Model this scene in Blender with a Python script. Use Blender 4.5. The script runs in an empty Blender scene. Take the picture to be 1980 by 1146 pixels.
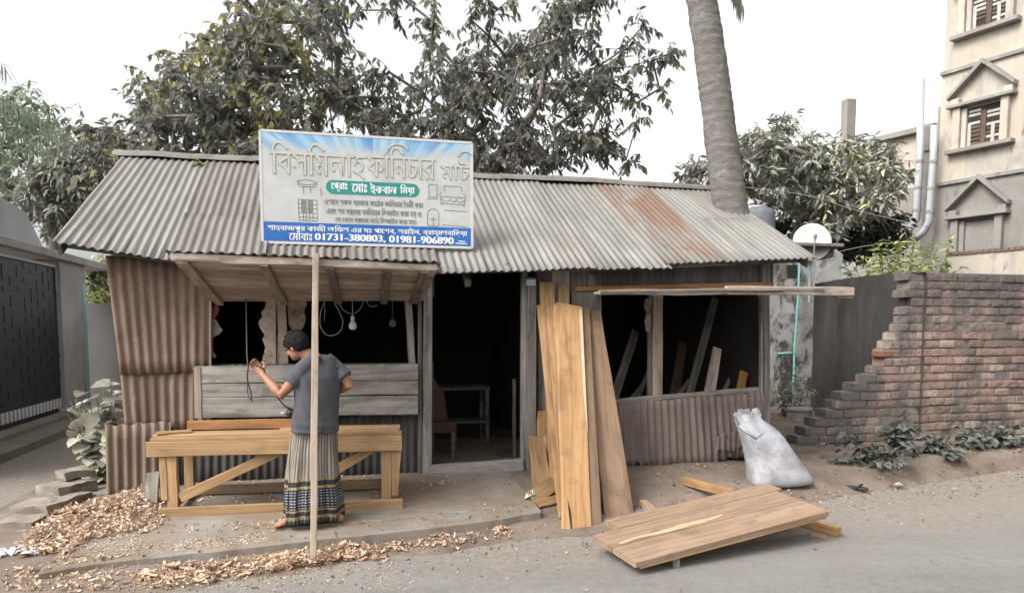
import bpy, bmesh, math, random
import numpy as np
from mathutils import Vector, Matrix, noise as mnoise

SC = bpy.context.scene
COL = SC.collection
R = math.radians
random.seed(7)
rng = np.random.default_rng(7)

# ------------------------------------------------------------------ camera, world, sun, exposure
F, CX, CY, TH, CAMH = 1400.0, 990.0, 742.0, math.atan(0.08), 1.78
cam = bpy.data.cameras.new('camera')
cam.sensor_width = 36.0
cam.lens = F / 1980 * 36
cam.shift_y = (CY - 573) / 1980
cam.clip_end = 400
camo = bpy.data.objects.new('camera', cam)
camo.location = (0, 0, CAMH)
camo.rotation_euler = (math.pi / 2 - TH, 0, 0)
COL.objects.link(camo)
SC.camera = camo

SUN_EL, SUN_AZ = R(46), R(-128)         # azimuth from +Y towards +X
w = bpy.data.worlds.new('World'); SC.world = w; w.use_nodes = True
nt = w.node_tree
bg = nt.nodes['Background']
sky = nt.nodes.new('ShaderNodeTexSky'); sky.sky_type = 'NISHITA'; sky.sun_disc = False
sky.sun_elevation = SUN_EL; sky.sun_rotation = SUN_AZ
sky.air_density = 1.0; sky.dust_density = 6.0; sky.ozone_density = 1.0
hs = nt.nodes.new('ShaderNodeHueSaturation'); hs.inputs['Saturation'].default_value = 0.06
nt.links.new(sky.outputs[0], hs.inputs['Color']); nt.links.new(hs.outputs[0], bg.inputs[0])
bg.inputs[1].default_value = 0.15
sun = bpy.data.lights.new('sun', 'SUN'); sun.energy = 0.8; sun.angle = R(24); sun.color = (1, .93, .82)
so = bpy.data.objects.new('sun', sun); COL.objects.link(so)
sd = Vector((math.sin(SUN_AZ) * math.cos(SUN_EL), math.cos(SUN_AZ) * math.cos(SUN_EL), math.sin(SUN_EL)))
so.rotation_euler = sd.to_track_quat('Z', 'Y').to_euler()
so.location = (-8, -4, 12)
SC.view_settings.view_transform = 'Standard'; SC.view_settings.look = 'None'
SC.view_settings.exposure = 1.3; SC.view_settings.gamma = 1; SC.view_settings.use_curve_mapping = False
SC.cycles.max_bounces = 8

# ------------------------------------------------------------------ placing: a photo pixel seen at a known depth, height or plane
_c, _s = math.cos(TH), math.sin(TH)
CAM = Vector((0, 0, CAMH))
def ray(px, py):
    u = (px - CX) / F; v = (CY - py) / F
    return Vector((u, _c + v * _s, -_s + v * _c))
def PY(px, py, Y): r = ray(px, py); return CAM + r * (Y / r.y)
def PG(px, py, z=0.0): r = ray(px, py); return CAM + r * ((z - CAMH) / r.z)
def PP(px, py, p0, n): r = ray(px, py); return CAM + r * ((p0 - CAM).dot(n) / r.dot(n))
PHI = math.atan(.235)
FD = Vector((math.cos(PHI), math.sin(PHI), 0)); FN = Vector((math.sin(PHI), -math.cos(PHI), 0)); F0 = Vector((0, 7.68, 0))
UP = Vector((0, 0, 1))
def PF(px, py, off=0.0): return PP(px, py, F0 + FN * off, FN)
def FP(s, z, off=0.0): return F0 + FD * s + FN * off + UP * z
def st(p): q = Vector((p[0], p[1], 0)) - F0; return q.dot(FD), q.dot(FN)
def lerp(a, b, t): return a + (b - a) * t
def interp(x, xs, ys): return float(np.interp(x, xs, ys))

# ------------------------------------------------------------------ materials
def nodes(name):
    m = bpy.data.materials.new(name); m.use_nodes = True
    return m, m.node_tree, m.node_tree.nodes['Principled BSDF']
def N(t, kind, **kw):
    n = t.nodes.new(kind)
    for k, v in kw.items():
        if k in n.inputs: n.inputs[k].default_value = v
        else: setattr(n, k, v)
    return n
def ramp(t, stops, const=False):
    n = t.nodes.new('ShaderNodeValToRGB'); e = n.color_ramp.elements
    if const: n.color_ramp.interpolation = 'CONSTANT'
    while len(e) < len(stops): e.new(0.5)
    for i, (p, c) in enumerate(stops):
        e[i].position = p; e[i].color = (c[0], c[1], c[2], 1) if not isinstance(c, (int, float)) else (c, c, c, 1)
    return n
def mixc(t, a, b, f, mode='MIX'):
    n = t.nodes.new('ShaderNodeMix'); n.data_type = 'RGBA'; n.blend_type = mode
    for sock, v in ((n.inputs[0], f), (n.inputs[6], a), (n.inputs[7], b)):
        if hasattr(v, 'is_linked') or isinstance(v, bpy.types.NodeSocket): t.links.new(v, sock)
        elif isinstance(v, (int, float)): sock.default_value = v if sock == n.inputs[0] else (v, v, v, 1)
        else: sock.default_value = (v[0], v[1], v[2], 1)
    return n.outputs[2]
def math_(t, op, a, b=None):
    n = t.nodes.new('ShaderNodeMath'); n.operation = op
    for i, v in enumerate((a, b)):
        if v is None: continue
        if isinstance(v, bpy.types.NodeSocket): t.links.new(v, n.inputs[i])
        else: n.inputs[i].default_value = v
    return n.outputs[0]
def coords(t, kind='Object', scale=(1, 1, 1), jitter=True):
    if kind == 'UV': v = t.nodes.new('ShaderNodeUVMap').outputs[0]
    elif kind == 'World': v = t.nodes.new('ShaderNodeNewGeometry').outputs['Position']
    else: v = t.nodes.new('ShaderNodeTexCoord').outputs[kind]
    if jitter and kind != 'World':
        oi = t.nodes.new('ShaderNodeObjectInfo'); mu = math_(t, 'MULTIPLY', oi.outputs['Random'], 37.0)
        ad = t.nodes.new('ShaderNodeVectorMath'); ad.operation = 'ADD'
        t.links.new(v, ad.inputs[0]); t.links.new(mu, ad.inputs[1]); v = ad.outputs[0]
    mp = t.nodes.new('ShaderNodeMapping'); mp.inputs['Scale'].default_value = scale
    t.links.new(v, mp.inputs[0]); return mp.outputs[0]
def noise_(t, vec, scale=5, detail=4, rough=.6, dist=0):
    n = N(t, 'ShaderNodeTexNoise', Scale=scale, Detail=detail, Roughness=rough, Distortion=dist)
    t.links.new(vec, n.inputs['Vector']); return n.outputs[0]
def bump_(t, p, h, strength=.3, dist=.01):
    b = N(t, 'ShaderNodeBump', Strength=strength, Distance=dist)
    t.links.new(h, b.inputs['Height']); t.links.new(b.outputs[0], p.inputs['Normal'])

def wood(name, stops, rough=.7, knots=.35, vary=.25, stain=None):
    """grain runs along the object's own X axis"""
    m, t, p = nodes(name)
    v = coords(t, 'Object', (.55, 9, 9)); v2 = coords(t, 'Object', (1.1, 34, 34)); v3 = coords(t, 'Object', (2.2, 3.5, 3.5))
    a = noise_(t, v, 1.6, 5, .6, 1.4); b = noise_(t, v2, 3, 3, .6, .3); k = noise_(t, v3, 1.3, 3, .6, .8)
    s = math_(t, 'ADD', math_(t, 'MULTIPLY', a, .75), math_(t, 'MULTIPLY', b, .25))
    c = ramp(t, [(.5 + (p0 - .5) * .55, c0) for p0, c0 in stops]); t.links.new(s, c.inputs[0]); col = c.outputs[0]
    kr = ramp(t, [(.34, .5), (.46, .95), (.68, 1.15)]); t.links.new(k, kr.inputs[0])
    col = mixc(t, col, kr.outputs[0], knots, 'MULTIPLY')
    oi = t.nodes.new('ShaderNodeObjectInfo')
    vr = ramp(t, [(0, 1 - vary), (1, 1 + vary * .6)]); t.links.new(oi.outputs['Random'], vr.inputs[0])
    col = mixc(t, col, vr.outputs[0], 1.0, 'MULTIPLY')
    if stain:
        sn = noise_(t, coords(t, 'Object', (1.5, 6, 6)), 2, 4, .7); sr = ramp(t, [(.5, 0.0), (.68, 1.0)]); t.links.new(sn, sr.inputs[0])
        col = mixc(t, col, stain, math_(t, 'MULTIPLY', sr.outputs[0], .75))
    t.links.new(col, p.inputs['Base Color']); p.inputs['Roughness'].default_value = rough
    bump_(t, p, s, .35, .006)
    return m

def mottle(name, stops, scale=(1, 1, 1), nscale=3, rough=.9, bump=.3, bdist=.01, kind='Object', second=None, fine=30, jitter=True, metal=0, detail=5):
    """noise-mottled surface; second = (colour, lo, hi, scale3, nscale)"""
    m, t, p = nodes(name)
    v = coords(t, kind, scale, jitter)
    a = noise_(t, v, nscale, detail, .62, .3); f = noise_(t, coords(t, kind, (1, 1, 1), jitter), fine, 3, .7)
    s = math_(t, 'ADD', math_(t, 'MULTIPLY', a, .72), math_(t, 'MULTIPLY', f, .28))
    c = ramp(t, [(.5 + (p0 - .5) * .7, c0) for p0, c0 in stops]); t.links.new(s, c.inputs[0]); col = c.outputs[0]
    for sec in ([] if not second else second if isinstance(second, list) else [second]):
        sn = noise_(t, coords(t, kind, sec[3], jitter), sec[4], 5, .65, .4); sr = ramp(t, [(sec[1], 0.0), (sec[2], 1.0)]); t.links.new(sn, sr.inputs[0])
        col = mixc(t, col, sec[0], sr.outputs[0])
    t.links.new(col, p.inputs['Base Color']); p.inputs['Roughness'].default_value = rough; p.inputs['Metallic'].default_value = metal
    if bump: bump_(t, p, s, bump, bdist)
    return m
def plain(name, c, rough=.6, metal=0, var=.12, scale=12):
    lo = [x * (1 - var) for x in c]; hi = [min(1, x * (1 + var)) for x in c]
    return mottle(name, [(.3, lo), (.7, hi)], nscale=scale, rough=rough, bump=.12, bdist=.004, metal=metal)
def leafmat(name, cols, trans=.25, rough=.75):
    m, t, p = nodes(name)
    at = t.nodes.new('ShaderNodeAttribute'); at.attribute_name = 'tint'
    c = ramp(t, [(i / (len(cols) - 1), q) for i, q in enumerate(cols)]); t.links.new(at.outputs['Fac'], c.inputs[0])
    n = noise_(t, coords(t, 'World', (1, 1, 1), False), 9, 3, .6); nr = ramp(t, [(.35, .7), (.7, 1.2)]); t.links.new(n, nr.inputs[0])
    col = mixc(t, c.outputs[0], nr.outputs[0], 1.0, 'MULTIPLY')
    t.links.new(col, p.inputs['Base Color']); p.inputs['Roughness'].default_value = rough
    tr = t.nodes.new('ShaderNodeBsdfTranslucent'); t.links.new(col, tr.inputs[0])
    mx = N(t, 'ShaderNodeMixShader'); mx.inputs[0].default_value = trans
    p.inputs['Specular IOR Level'].default_value = .12
    t.links.new(p.outputs[0], mx.inputs[1]); t.links.new(tr.outputs[0], mx.inputs[2])
    t.links.new(mx.outputs[0], t.nodes['Material Output'].inputs[0])
    return m

M = {}
def roadmat():
    m, t, p = nodes('dusty asphalt')
    W1 = coords(t, 'World', (1, 1, 1), False)
    mp = t.nodes.new('ShaderNodeMapping'); mp.inputs['Rotation'].default_value = (0, 0, -PHI); mp.inputs['Scale'].default_value = (.35, 2.2, 1)
    t.links.new(t.nodes.new('ShaderNodeNewGeometry').outputs['Position'], mp.inputs[0])
    big = noise_(t, W1, .8, 5, .65, .3); streak = noise_(t, mp.outputs[0], 1.3, 5, .6, .2); grain = noise_(t, W1, 48, 3, .75); mid = noise_(t, W1, 14, 4, .7)
    vo = N(t, 'ShaderNodeTexVoronoi', Scale=55.0); t.links.new(W1, vo.inputs['Vector'])
    h = math_(t, 'ADD', math_(t, 'ADD', math_(t, 'MULTIPLY', big, .3), math_(t, 'MULTIPLY', streak, .3)), math_(t, 'ADD', math_(t, 'MULTIPLY', mid, .2), math_(t, 'MULTIPLY', grain, .2)))
    c = ramp(t, [(.36, (.092, .089, .085)), (.5, (.139, .136, .13)), (.64, (.18, .176, .168))]); t.links.new(h, c.inputs[0])
    sp = ramp(t, [(.0, .62), (.12, .95), (.6, 1.0), (.95, 1.35)]); t.links.new(vo.outputs['Color'], sp.inputs[0])
    col = mixc(t, c.outputs[0], sp.outputs[0], .3, 'MULTIPLY')
    # dust trodden out from the verge
    dn = t.nodes.new('ShaderNodeVectorMath'); dn.operation = 'DOT_PRODUCT'; t.links.new(W1, dn.inputs[0]); dn.inputs[1].default_value = FN
    off = math_(t, 'ADD', dn.outputs['Value'], 7.68 * math.cos(PHI))
    ds = ramp(t, [(.0, 1.0), (.45, .85), (.62, .25), (1.0, 0)]); t.links.new(math_(t, 'ADD', math_(t, 'DIVIDE', off, 4.2), math_(t, 'MULTIPLY', math_(t, 'SUBTRACT', big, .5), .75)), ds.inputs[0])
    dcol = ramp(t, [(.35, (.16, .133, .108)), (.65, (.235, .202, .168))]); t.links.new(mid, dcol.inputs[0])
    col = mixc(t, col, dcol.outputs[0], math_(t, 'MULTIPLY', ds.outputs[0], .85))
    vc = N(t, 'ShaderNodeTexVoronoi', Scale=.55); vc.feature = 'DISTANCE_TO_EDGE'; wob = t.nodes.new('ShaderNodeVectorMath'); wob.operation = 'ADD'; t.links.new(W1, wob.inputs[0])
    nv = N(t, 'ShaderNodeTexNoise', Scale=3.5, Detail=5.0); t.links.new(W1, nv.inputs['Vector']); t.links.new(nv.outputs['Color'], wob.inputs[1]); t.links.new(wob.outputs[0], vc.inputs['Vector'])
    ck = ramp(t, [(0, 1.0), (.004, .8), (.010, 0)]); t.links.new(vc.outputs[0], ck.inputs[0]); cm = ramp(t, [(.5, 0), (.6, 1)]); t.links.new(streak, cm.inputs[0])
    col = mixc(t, col, (.075, .07, .065), math_(t, 'MULTIPLY', math_(t, 'MULTIPLY', ck.outputs[0], cm.outputs[0]), .55))
    t.links.new(col, p.inputs['Base Color']); p.inputs['Roughness'].default_value = .92
    bump_(t, p, math_(t, 'ADD', math_(t, 'MULTIPLY', grain, .6), math_(t, 'ADD', math_(t, 'MULTIPLY', mid, .5), math_(t, 'MULTIPLY', vo.outputs[0], .3))), .55, .012)
    return m
M['road'] = roadmat()
M['dirt'] = mottle('dry dirt', [(.3, (0.105, 0.0775, 0.0599)), (.55, (0.161, 0.124, 0.0977)), (.75, (0.205, 0.167, 0.137))], nscale=2.5, kind='World', jitter=False, bump=.8, bdist=.03, fine=40,
                   second=[((0.0806, 0.0527, 0.0391), .55, .72, (1, 1, 1), 1.2)])
M['slab'] = mottle('worn concrete', [(.3, (.15, .132, .113)), (.7, (.222, .204, .182))], nscale=2.2, kind='World', jitter=False, bump=.7, bdist=.014, fine=55,
                   second=[((.165, .125, .092), .40, .56, (1, 1, 1), 1.9), ((.20, .165, .13), .52, .66, (1, 1, 1), 6), ((.085, .078, .072), .60, .70, (1, 1, 1), 3.2)])
M['pale'] = wood('pale bench timber', [(.25, (0.205, 0.115, 0.0501)), (.5, (0.31, 0.19, 0.0896)), (.75, (0.372, 0.248, 0.132))])
M['orange'] = wood('fresh orange timber', [(.25, (0.252, 0.103, 0.0347)), (.5, (0.35, 0.16, 0.0567)), (.75, (0.392, 0.206, 0.0819))])
M['teak'] = wood('sawn golden timber', [(.22, (0.205, 0.103, 0.0403)), (.48, (0.291, 0.162, 0.0682)), (.75, (0.353, 0.218, 0.105))], knots=.5)
M['teakdark'] = wood('weathered brown timber', [(.22, (0.104, 0.0608, 0.0345)), (.5, (0.151, 0.0943, 0.0539)), (.78, (0.181, 0.122, 0.0773))], knots=.6)
M['panel'] = wood('planed panel timber', [(.22, (0.171, 0.105, 0.0645)), (.5, (0.224, 0.15, 0.0986)), (.78, (0.262, 0.19, 0.139))], knots=.45, vary=.12)
M['grey'] = wood('weathered grey boards', [(.2, (.13, .115, .10)), (.5, (.25, .23, .205)), (.8, (.34, .32, .29))], rough=.9, knots=.7, stain=(.12, .10, .085))
M['greydark'] = wood('dark weathered wood', [(.2, (0.0595, 0.0527, 0.0467)), (.5, (0.115, 0.102, 0.0892)), (.8, (0.187, 0.17, 0.153))], rough=.9, knots=.8)
M['awn'] = wood('awning boards', [(.2, (0.216, 0.169, 0.134)), (.5, (0.346, 0.283, 0.235)), (.8, (0.462, 0.399, 0.337))], rough=.9, knots=.7, stain=(0.144, 0.115, 0.101))
M['polewood'] = wood('pole wood', [(.2, (0.162, 0.115, 0.0808)), (.5, (0.242, 0.19, 0.144)), (.8, (0.288, 0.236, 0.184))], knots=.6)
def sheet(name, stops, sec, rough=.6):
    return mottle(name, stops, scale=(2.2, .5, 1), nscale=2.2, rough=rough, kind='UV', bump=.2, bdist=.004, fine=35, second=sec)
M['rust'] = sheet('rusty iron sheet', [(.25, (0.0811, 0.051, 0.036)), (.5, (0.15, 0.0991, 0.0733)), (.75, (0.208, 0.147, 0.113))],
                  [((0.0734, 0.0425, 0.0302), .50, .68, (7, .3, 1), 1.1), ((0.186, 0.143, 0.112), .62, .78, (5, .3, 1), 1.5), ((0.101, 0.068, 0.0503), .52, .72, (1, 1, 1), 1.4), ((0.208, 0.116, 0.0539), .655, .70, (2.2, 1.5, 1), 2.1)], .85)
M['rustgrey'] = sheet('dull grey-brown iron sheet', [(.25, (0.0878, 0.0594, 0.0423)), (.5, (0.149, 0.105, 0.0748)), (.75, (0.203, 0.144, 0.104))],
                      [((0.0676, 0.0453, 0.0312), .55, .75, (5, .4, 1), 1.3)], .8)
M['ironblack'] = sheet('shade-darkened iron sheet', [(.25, (.022, .02, .019)), (.5, (.045, .042, .04)), (.75, (.075, .07, .066))], [((.05, .034, .026), .52, .7, (4, .5, 1), 1.3)], .8)  # dark sheet, its colour made blacker for the shade behind the bench
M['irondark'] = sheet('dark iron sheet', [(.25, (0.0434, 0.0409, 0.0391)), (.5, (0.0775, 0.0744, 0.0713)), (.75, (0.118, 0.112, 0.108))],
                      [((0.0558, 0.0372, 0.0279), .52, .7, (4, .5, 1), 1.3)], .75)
M['roofgrey'] = sheet('weathered grey roof sheet', [(.25, (0.124, 0.118, 0.106)), (.5, (0.16, 0.152, 0.138)), (.75, (0.2, 0.19, 0.172))],
                      [((0.104, 0.0976, 0.088), .5, .72, (5, .4, 1), 1.2), ((0.056, 0.0496, 0.044), .66, .74, (3, 1.6, 1), 2.6), ((0.14, 0.112, 0.092), .58, .78, (2, .6, 1), .9)], .62)
M['roofdust'] = sheet('dusty brown-grey roof sheet', [(.25, (0.0972, 0.0878, 0.0778)), (.5, (0.131, 0.12, 0.107)), (.75, (0.166, 0.153, 0.137))],
                      [((0.0828, 0.072, 0.0634), .5, .72, (5, .4, 1), 1.2), ((0.0468, 0.0396, 0.0346), .66, .74, (3, 1.6, 1), 2.6)], .65)
M['roofrust'] = sheet('rust-streaked roof sheet', [(.25, (0.11, 0.1, 0.0885)), (.5, (0.144, 0.135, 0.122)), (.75, (0.178, 0.17, 0.153))],
                      [((0.125, 0.0707, 0.0455), .42, .58, (1.6, .55, 1), 1.1), ((0.0605, 0.0442, 0.0331), .62, .72, (4, 1.2, 1), 2.4)], .7)
M['iron'] = plain('black painted iron', (.02, .02, .023), .5, .3)
M['black'] = plain('black rubber', (.014, .014, .015), .55)
M['white'] = plain('white plastic', (0.54, 0.54, 0.525), .35, var=.04)
M['interior'] = mottle('darkened interior boards', [(.3, (.016, .014, .012)), (.7, (.03, .026, .023))], nscale=3, rough=.95, bump=.2)  # near-black colour set to keep the inside dark
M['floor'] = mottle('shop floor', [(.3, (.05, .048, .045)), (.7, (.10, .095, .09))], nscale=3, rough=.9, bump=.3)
M['brown'] = plain('brown cloth upholstery', (0.072, 0.033, 0.021), .85)
M['galv'] = plain('grey pipe', (0.331, 0.346, 0.36), .45, .1)

# ------------------------------------------------------------------ mesh building
WORLD = {}
class MB:
    def __init__(s): s.v = []; s.f = []; s.uv = []; s.tint = []; s.mi = []; s.hasuv = False; s.hastint = False
    def add(s, vs, fs, uvs=None, tint=None, mi=0):
        b = len(s.v); s.v += [tuple(q) for q in vs]
        for i, f in enumerate(fs):
            s.f.append([b + k for k in f]); s.mi.append(mi)
            if uvs is not None: s.hasuv = True; s.uv.append([uvs[k] for k in f])
            else: s.uv.append([(0, 0)] * len(f))
            if tint is not None: s.hastint = True
            s.tint.append(tint if tint is not None else 0.5)
        return s
    def quadprism(s, a, b, c, d, depth, mi=0):
        """flat four-cornered slab, depth vector behind the face a-b-c-d"""
        vs = [a, b, c, d, a + depth, b + depth, c + depth, d + depth]
        return s.add(vs, [(0, 1, 2, 3), (7, 6, 5, 4), (0, 4, 5, 1), (1, 5, 6, 2), (2, 6, 7, 3), (3, 7, 4, 0)], mi=mi)
    def box(s, o, x, y, z, mi=0, tint=None):
        vs = [o, o + x, o + x + y, o + y, o + z, o + x + z, o + x + y + z, o + y + z]
        return s.add(vs, [(3, 2, 1, 0), (4, 5, 6, 7), (0, 1, 5, 4), (1, 2, 6, 5), (2, 3, 7, 6), (3, 0, 4, 7)], mi=mi, tint=tint)
    def poly(s, pts, depth, mi=0):
        n = len(pts); vs = list(pts) + [q + depth for q in pts]
        return s.add(vs, [tuple(range(n)), tuple(range(2 * n - 1, n - 1, -1))] + [(i, i + n, (i + 1) % n + n, (i + 1) % n) for i in range(n)], mi=mi)
    def tube(s, pts, rads, n=8, xdir=None, rb=None, mi=0, tint=None, cap=True, uvm=False):
        pts = [Vector(q) for q in pts]; k = len(pts)
        if isinstance(rads, (int, float)): rads = [rads] * k
        rb = rb or rads; vs = []; uvs = []; L = 0
        ref = Vector(xdir) if xdir is not None else None
        for i in range(k):
            tg = (pts[min(i + 1, k - 1)] - pts[max(i - 1, 0)]).normalized()
            if ref is None: ref = Vector((1, 0, 0)) if abs(tg.x) < .9 else Vector((0, 1, 0))
            a = (ref - tg * ref.dot(tg)).normalized(); b = tg.cross(a)
            if xdir is None: ref = a
            if i: L += (pts[i] - pts[i - 1]).length
            for j in range(n):
                th = 2 * math.pi * j / n
                vs.append(pts[i] + a * (rads[i] * math.cos(th)) + b * (rb[i] * math.sin(th))); uvs.append((j / n * 6.28 * rads[0], L))
        fs = []
        for i in range(k - 1):
            for j in range(n):
                fs.append((i * n + j, i * n + (j + 1) % n, (i + 1) * n + (j + 1) % n, (i + 1) * n + j))
        if cap: fs.append(tuple(range(n - 1, -1, -1))); fs.append(tuple(range((k - 1) * n, k * n)))
        return s.add(vs, fs, uvs if uvm else None, tint, mi)
    def ball(s, c, rx, ry, rz, frame=None, nu=14, nv=9, mi=0):
        fx, fy, fz = frame or (Vector((1, 0, 0)), Vector((0, 1, 0)), UP)
        vs = [Vector(c) + fz * rz]
        for i in range(1, nv):
            ph = math.pi * i / nv
            for j in range(nu):
                th = 2 * math.pi * j / nu
                vs.append(Vector(c) + fx * (rx * math.sin(ph) * math.cos(th)) + fy * (ry * math.sin(ph) * math.sin(th)) + fz * (rz * math.cos(ph)))
        vs.append(Vector(c) - fz * rz); fs = []
        for j in range(nu): fs.append((0, 1 + j, 1 + (j + 1) % nu))
        for i in range(nv - 2):
            for j in range(nu):
                a = 1 + i * nu; fs.append((a + j, a + nu + j, a + nu + (j + 1) % nu, a + (j + 1) % nu))
        a = 1 + (nv - 2) * nu
        for j in range(nu): fs.append((a + j, len(vs) - 1, a + (j + 1) % nu))
        return s.add(vs, fs, mi=mi)
    def build(s, name, mats, parent=None, M4=None, smooth=False):
        me = bpy.data.meshes.new(name); me.from_pydata(s.v, [], s.f)
        for m in (mats if isinstance(mats, list) else [mats]): me.materials.append(m)
        if any(s.mi): me.polygons.foreach_set('material_index', s.mi)
        if s.hasuv:
            l = me.uv_layers.new(name='UVMap'); l.data.foreach_set('uv', [c for f in s.uv for q in f for c in q])
        if s.hastint:
            a = me.attributes.new('tint', 'FLOAT', 'FACE'); a.data.foreach_set('value', s.tint)
        if smooth: me.polygons.foreach_set('use_smooth', [True] * len(me.polygons))
        me.update(); return link(name, me, parent, M4)
def link(name, me, parent=None, M4=None):
    o = bpy.data.objects.new(name, me); COL.objects.link(o)
    if M4 is not None: o.matrix_basis = M4
    WORLD[o] = M4 if M4 is not None else Matrix.Identity(4)
    if parent is not None: o.parent = parent; o.matrix_parent_inverse = WORLD[parent].inverted()
    return o
def tag(o, label, cat, group=None):
    o['label'] = label; o['category'] = cat
    if group: o['group'] = group
    return o
def thing(name, loc, label, cat, group=None):
    o = bpy.data.objects.new(name, None); COL.objects.link(o); o.location = loc; o.empty_display_size = .1
    WORLD[o] = Matrix.Translation(loc); return tag(o, label, cat, group)
def kind(o, k): o['kind'] = k; return o
def frame(o, x, z):
    x = x.normalized(); y = z.cross(x).normalized(); z = x.cross(y)
    return Matrix(((x.x, y.x, z.x, o.x), (x.y, y.y, z.y, o.y), (x.z, y.z, z.z, o.z), (0, 0, 0, 1)))
def bevel(o, wd=.004, seg=1):
    b = o.modifiers.new('bevel', 'BEVEL'); b.width = wd; b.segments = seg; b.limit_method = 'ANGLE'; return o
def plank_mb(L, W, T, seed=0, wav=.004, w1=None, nseg=9, jag=0.0, bow=0.0):
    """board: length on x, width on y (centred), thickness 0..T on z, softly uneven edges"""
    w1 = W if w1 is None else w1; mb = MB(); r = random.Random(seed); ch = min(.004, T * .2); vs = []
    for i in range(nseg + 1):
        t = i / nseg; hw = lerp(W, w1, t) / 2
        a = hw + wav * (mnoise.noise((t * 3.1, seed * 1.7, 0)) * 1.5); b = hw + wav * (mnoise.noise((t * 3.1, seed * 1.7, 9)) * 1.5)
        zb = bow * math.sin(math.pi * t)
        xj = lambda: L * t + (r.uniform(-jag, jag) if i in (0, nseg) else 0)
        for y, z in ((-a, ch), (-a + ch, 0), (b - ch, 0), (b, ch), (b, T - ch), (b - ch, T), (-a + ch, T), (-a, T - ch)):
            vs.append(Vector((xj(), y, z + zb)))
    fs = []
    for i in range(nseg):
        for j in range(8): fs.append((i * 8 + j, i * 8 + (j + 1) % 8, i * 8 + 8 + (j + 1) % 8, i * 8 + 8 + j))
    fs = [tuple(reversed(f)) for f in fs]
    fs.append(tuple(range(8))); fs.append(tuple(range(nseg * 8 + 7, nseg * 8 - 1, -1)))
    return mb.add(vs, fs)
_pk = [0]
def bar(name, mat, a, b, W, T, zdir, parent=None, w1=None, jag=.0, wav=.004, bow=0):
    """board from point a to point b; its broad face looks along zdir and lies through a and b"""
    _pk[0] += 1
    x = b - a; Mx = frame(a, x, zdir)
    return plank_mb(x.length, W, T, _pk[0], wav, w1, jag=jag, bow=bow).build(name, mat, parent, Mx @ Matrix.Translation((0, 0, -T)))
def corr(name, a, b, c, d, mat, parent=None, pitch=.076, amp=.0095, ny=5, jag0=0, jag1=0, seed=0, wob=.006, phase=0):
    """corrugated sheet: a-b one end, d-c the other end; the waves run across a-b"""
    L = ((b - a).length + (c - d).length) / 2; nw = max(2, round(L / pitch)); nx = nw * 8
    nrm = (b - a).cross(d - a).normalized(); H = ((d - a).length + (c - b).length) / 2
    vs = []; uvs = []; r = random.Random(seed)
    for j in range(ny + 1):
        for i in range(nx + 1):
            u = i / nx; v = j / ny
            jj = 0
            if j == 0 and jag0: jj = -jag0 * (mnoise.noise((u * 9 + seed, 3.3, 0)) + .6 * mnoise.noise((u * 40, seed, 0)))
            if j == ny and jag1: jj = jag1 * (mnoise.noise((u * 9 + seed, 7.3, 0)) + .6 * mnoise.noise((u * 40, seed, 5)))
            v2 = v + jj / H
            p = (a * (1 - u) + b * u) * (1 - v2) + (d * (1 - u) + c * u) * v2
            o = amp * math.sin(u * nw * 2 * math.pi + phase) + wob * mnoise.noise((u * L * 1.3, v * H * 1.1, seed + 2.2))
            vs.append(p + nrm * o); uvs.append((u * L + seed * 3.7, v * H + seed * 1.3))
    fs = [(j * (nx + 1) + i, j * (nx + 1) + i + 1, (j + 1) * (nx + 1) + i + 1, (j + 1) * (nx + 1) + i) for j in range(ny) for i in range(nx)]
    mb = MB(); mb.add(vs, fs, uvs); o = mb.build(name, mat, parent, smooth=True)
    sm = o.modifiers.new('thickness', 'SOLIDIFY'); sm.thickness = .002; return o
def remesh(mb, name, mat, parent, vox, sm=6, fac=.5, disp=None):
    me = bpy.data.meshes.new('tmp'); me.from_pydata(mb.v, [], mb.f); o = bpy.data.objects.new('tmp', me); COL.objects.link(o)
    q = o.modifiers.new('r', 'REMESH'); q.mode = 'VOXEL'; q.voxel_size = vox
    if sm: z = o.modifiers.new('s', 'SMOOTH'); z.iterations = sm; z.factor = fac
    dg = bpy.context.evaluated_depsgraph_get(); me2 = bpy.data.meshes.new_from_object(o.evaluated_get(dg)); bpy.data.objects.remove(o)
    if disp:
        for v in me2.vertices: v.co += v.normal * disp(v.co)
    me2.name = name; me2.materials.clear(); me2.materials.append(mat); me2.polygons.foreach_set('use_smooth', [True] * len(me2.polygons))
    return link(name, me2, parent)

# ------------------------------------------------------------------ ground
SE = [-9, -4, -3, -1.5, 0, 1, 2.5, 4, 6, 9, 14]; TE = [2.9, 2.75, 2.35, 1.95, 1.72, 1.6, 1.25, .85, .35, .1, -.5]
def verge(s, t):
    te = interp(s, SE, TE); top = .17 + .06 * max(0, min(1, (s + 3.9) / 3.5))
    if t < .25: z = top
    else: z = top * (te - t) / (te - .25)
    z += .016 * mnoise.noise((s * 1.6, t * 1.6, 0)) + .012 * mnoise.noise((s * 5, t * 5, 4)) + .007 * mnoise.noise((s * 13, t * 13, 2))
    if s < -3.2: z += .10 * max(0, 1 - abs(s + 3.5) / .8) * max(0, 1 - abs(t - .5) / 1.0)     # heap of dirt at the shed's corner
    if -4.2 < s < .35:
        tf_ = 1.62 - .19 * s
        if t > tf_: z = min(z, .012 + .012 * mnoise.noise((s * 2.3, t * 2.3, 7)))
    return max(z, -.05)
slab_px = [(75, 1106), (200, 1084), (420, 1062), (600, 1041), (830, 1018), (960, 1001), (1045, 986)]
slab_edge = [st(PG(x, y, lerp(.10, .135, (x - 75) / 970))) for x, y in slab_px]
SLS = [q[0] for q in slab_edge]; SLT = [q[1] for q in slab_edge]
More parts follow.
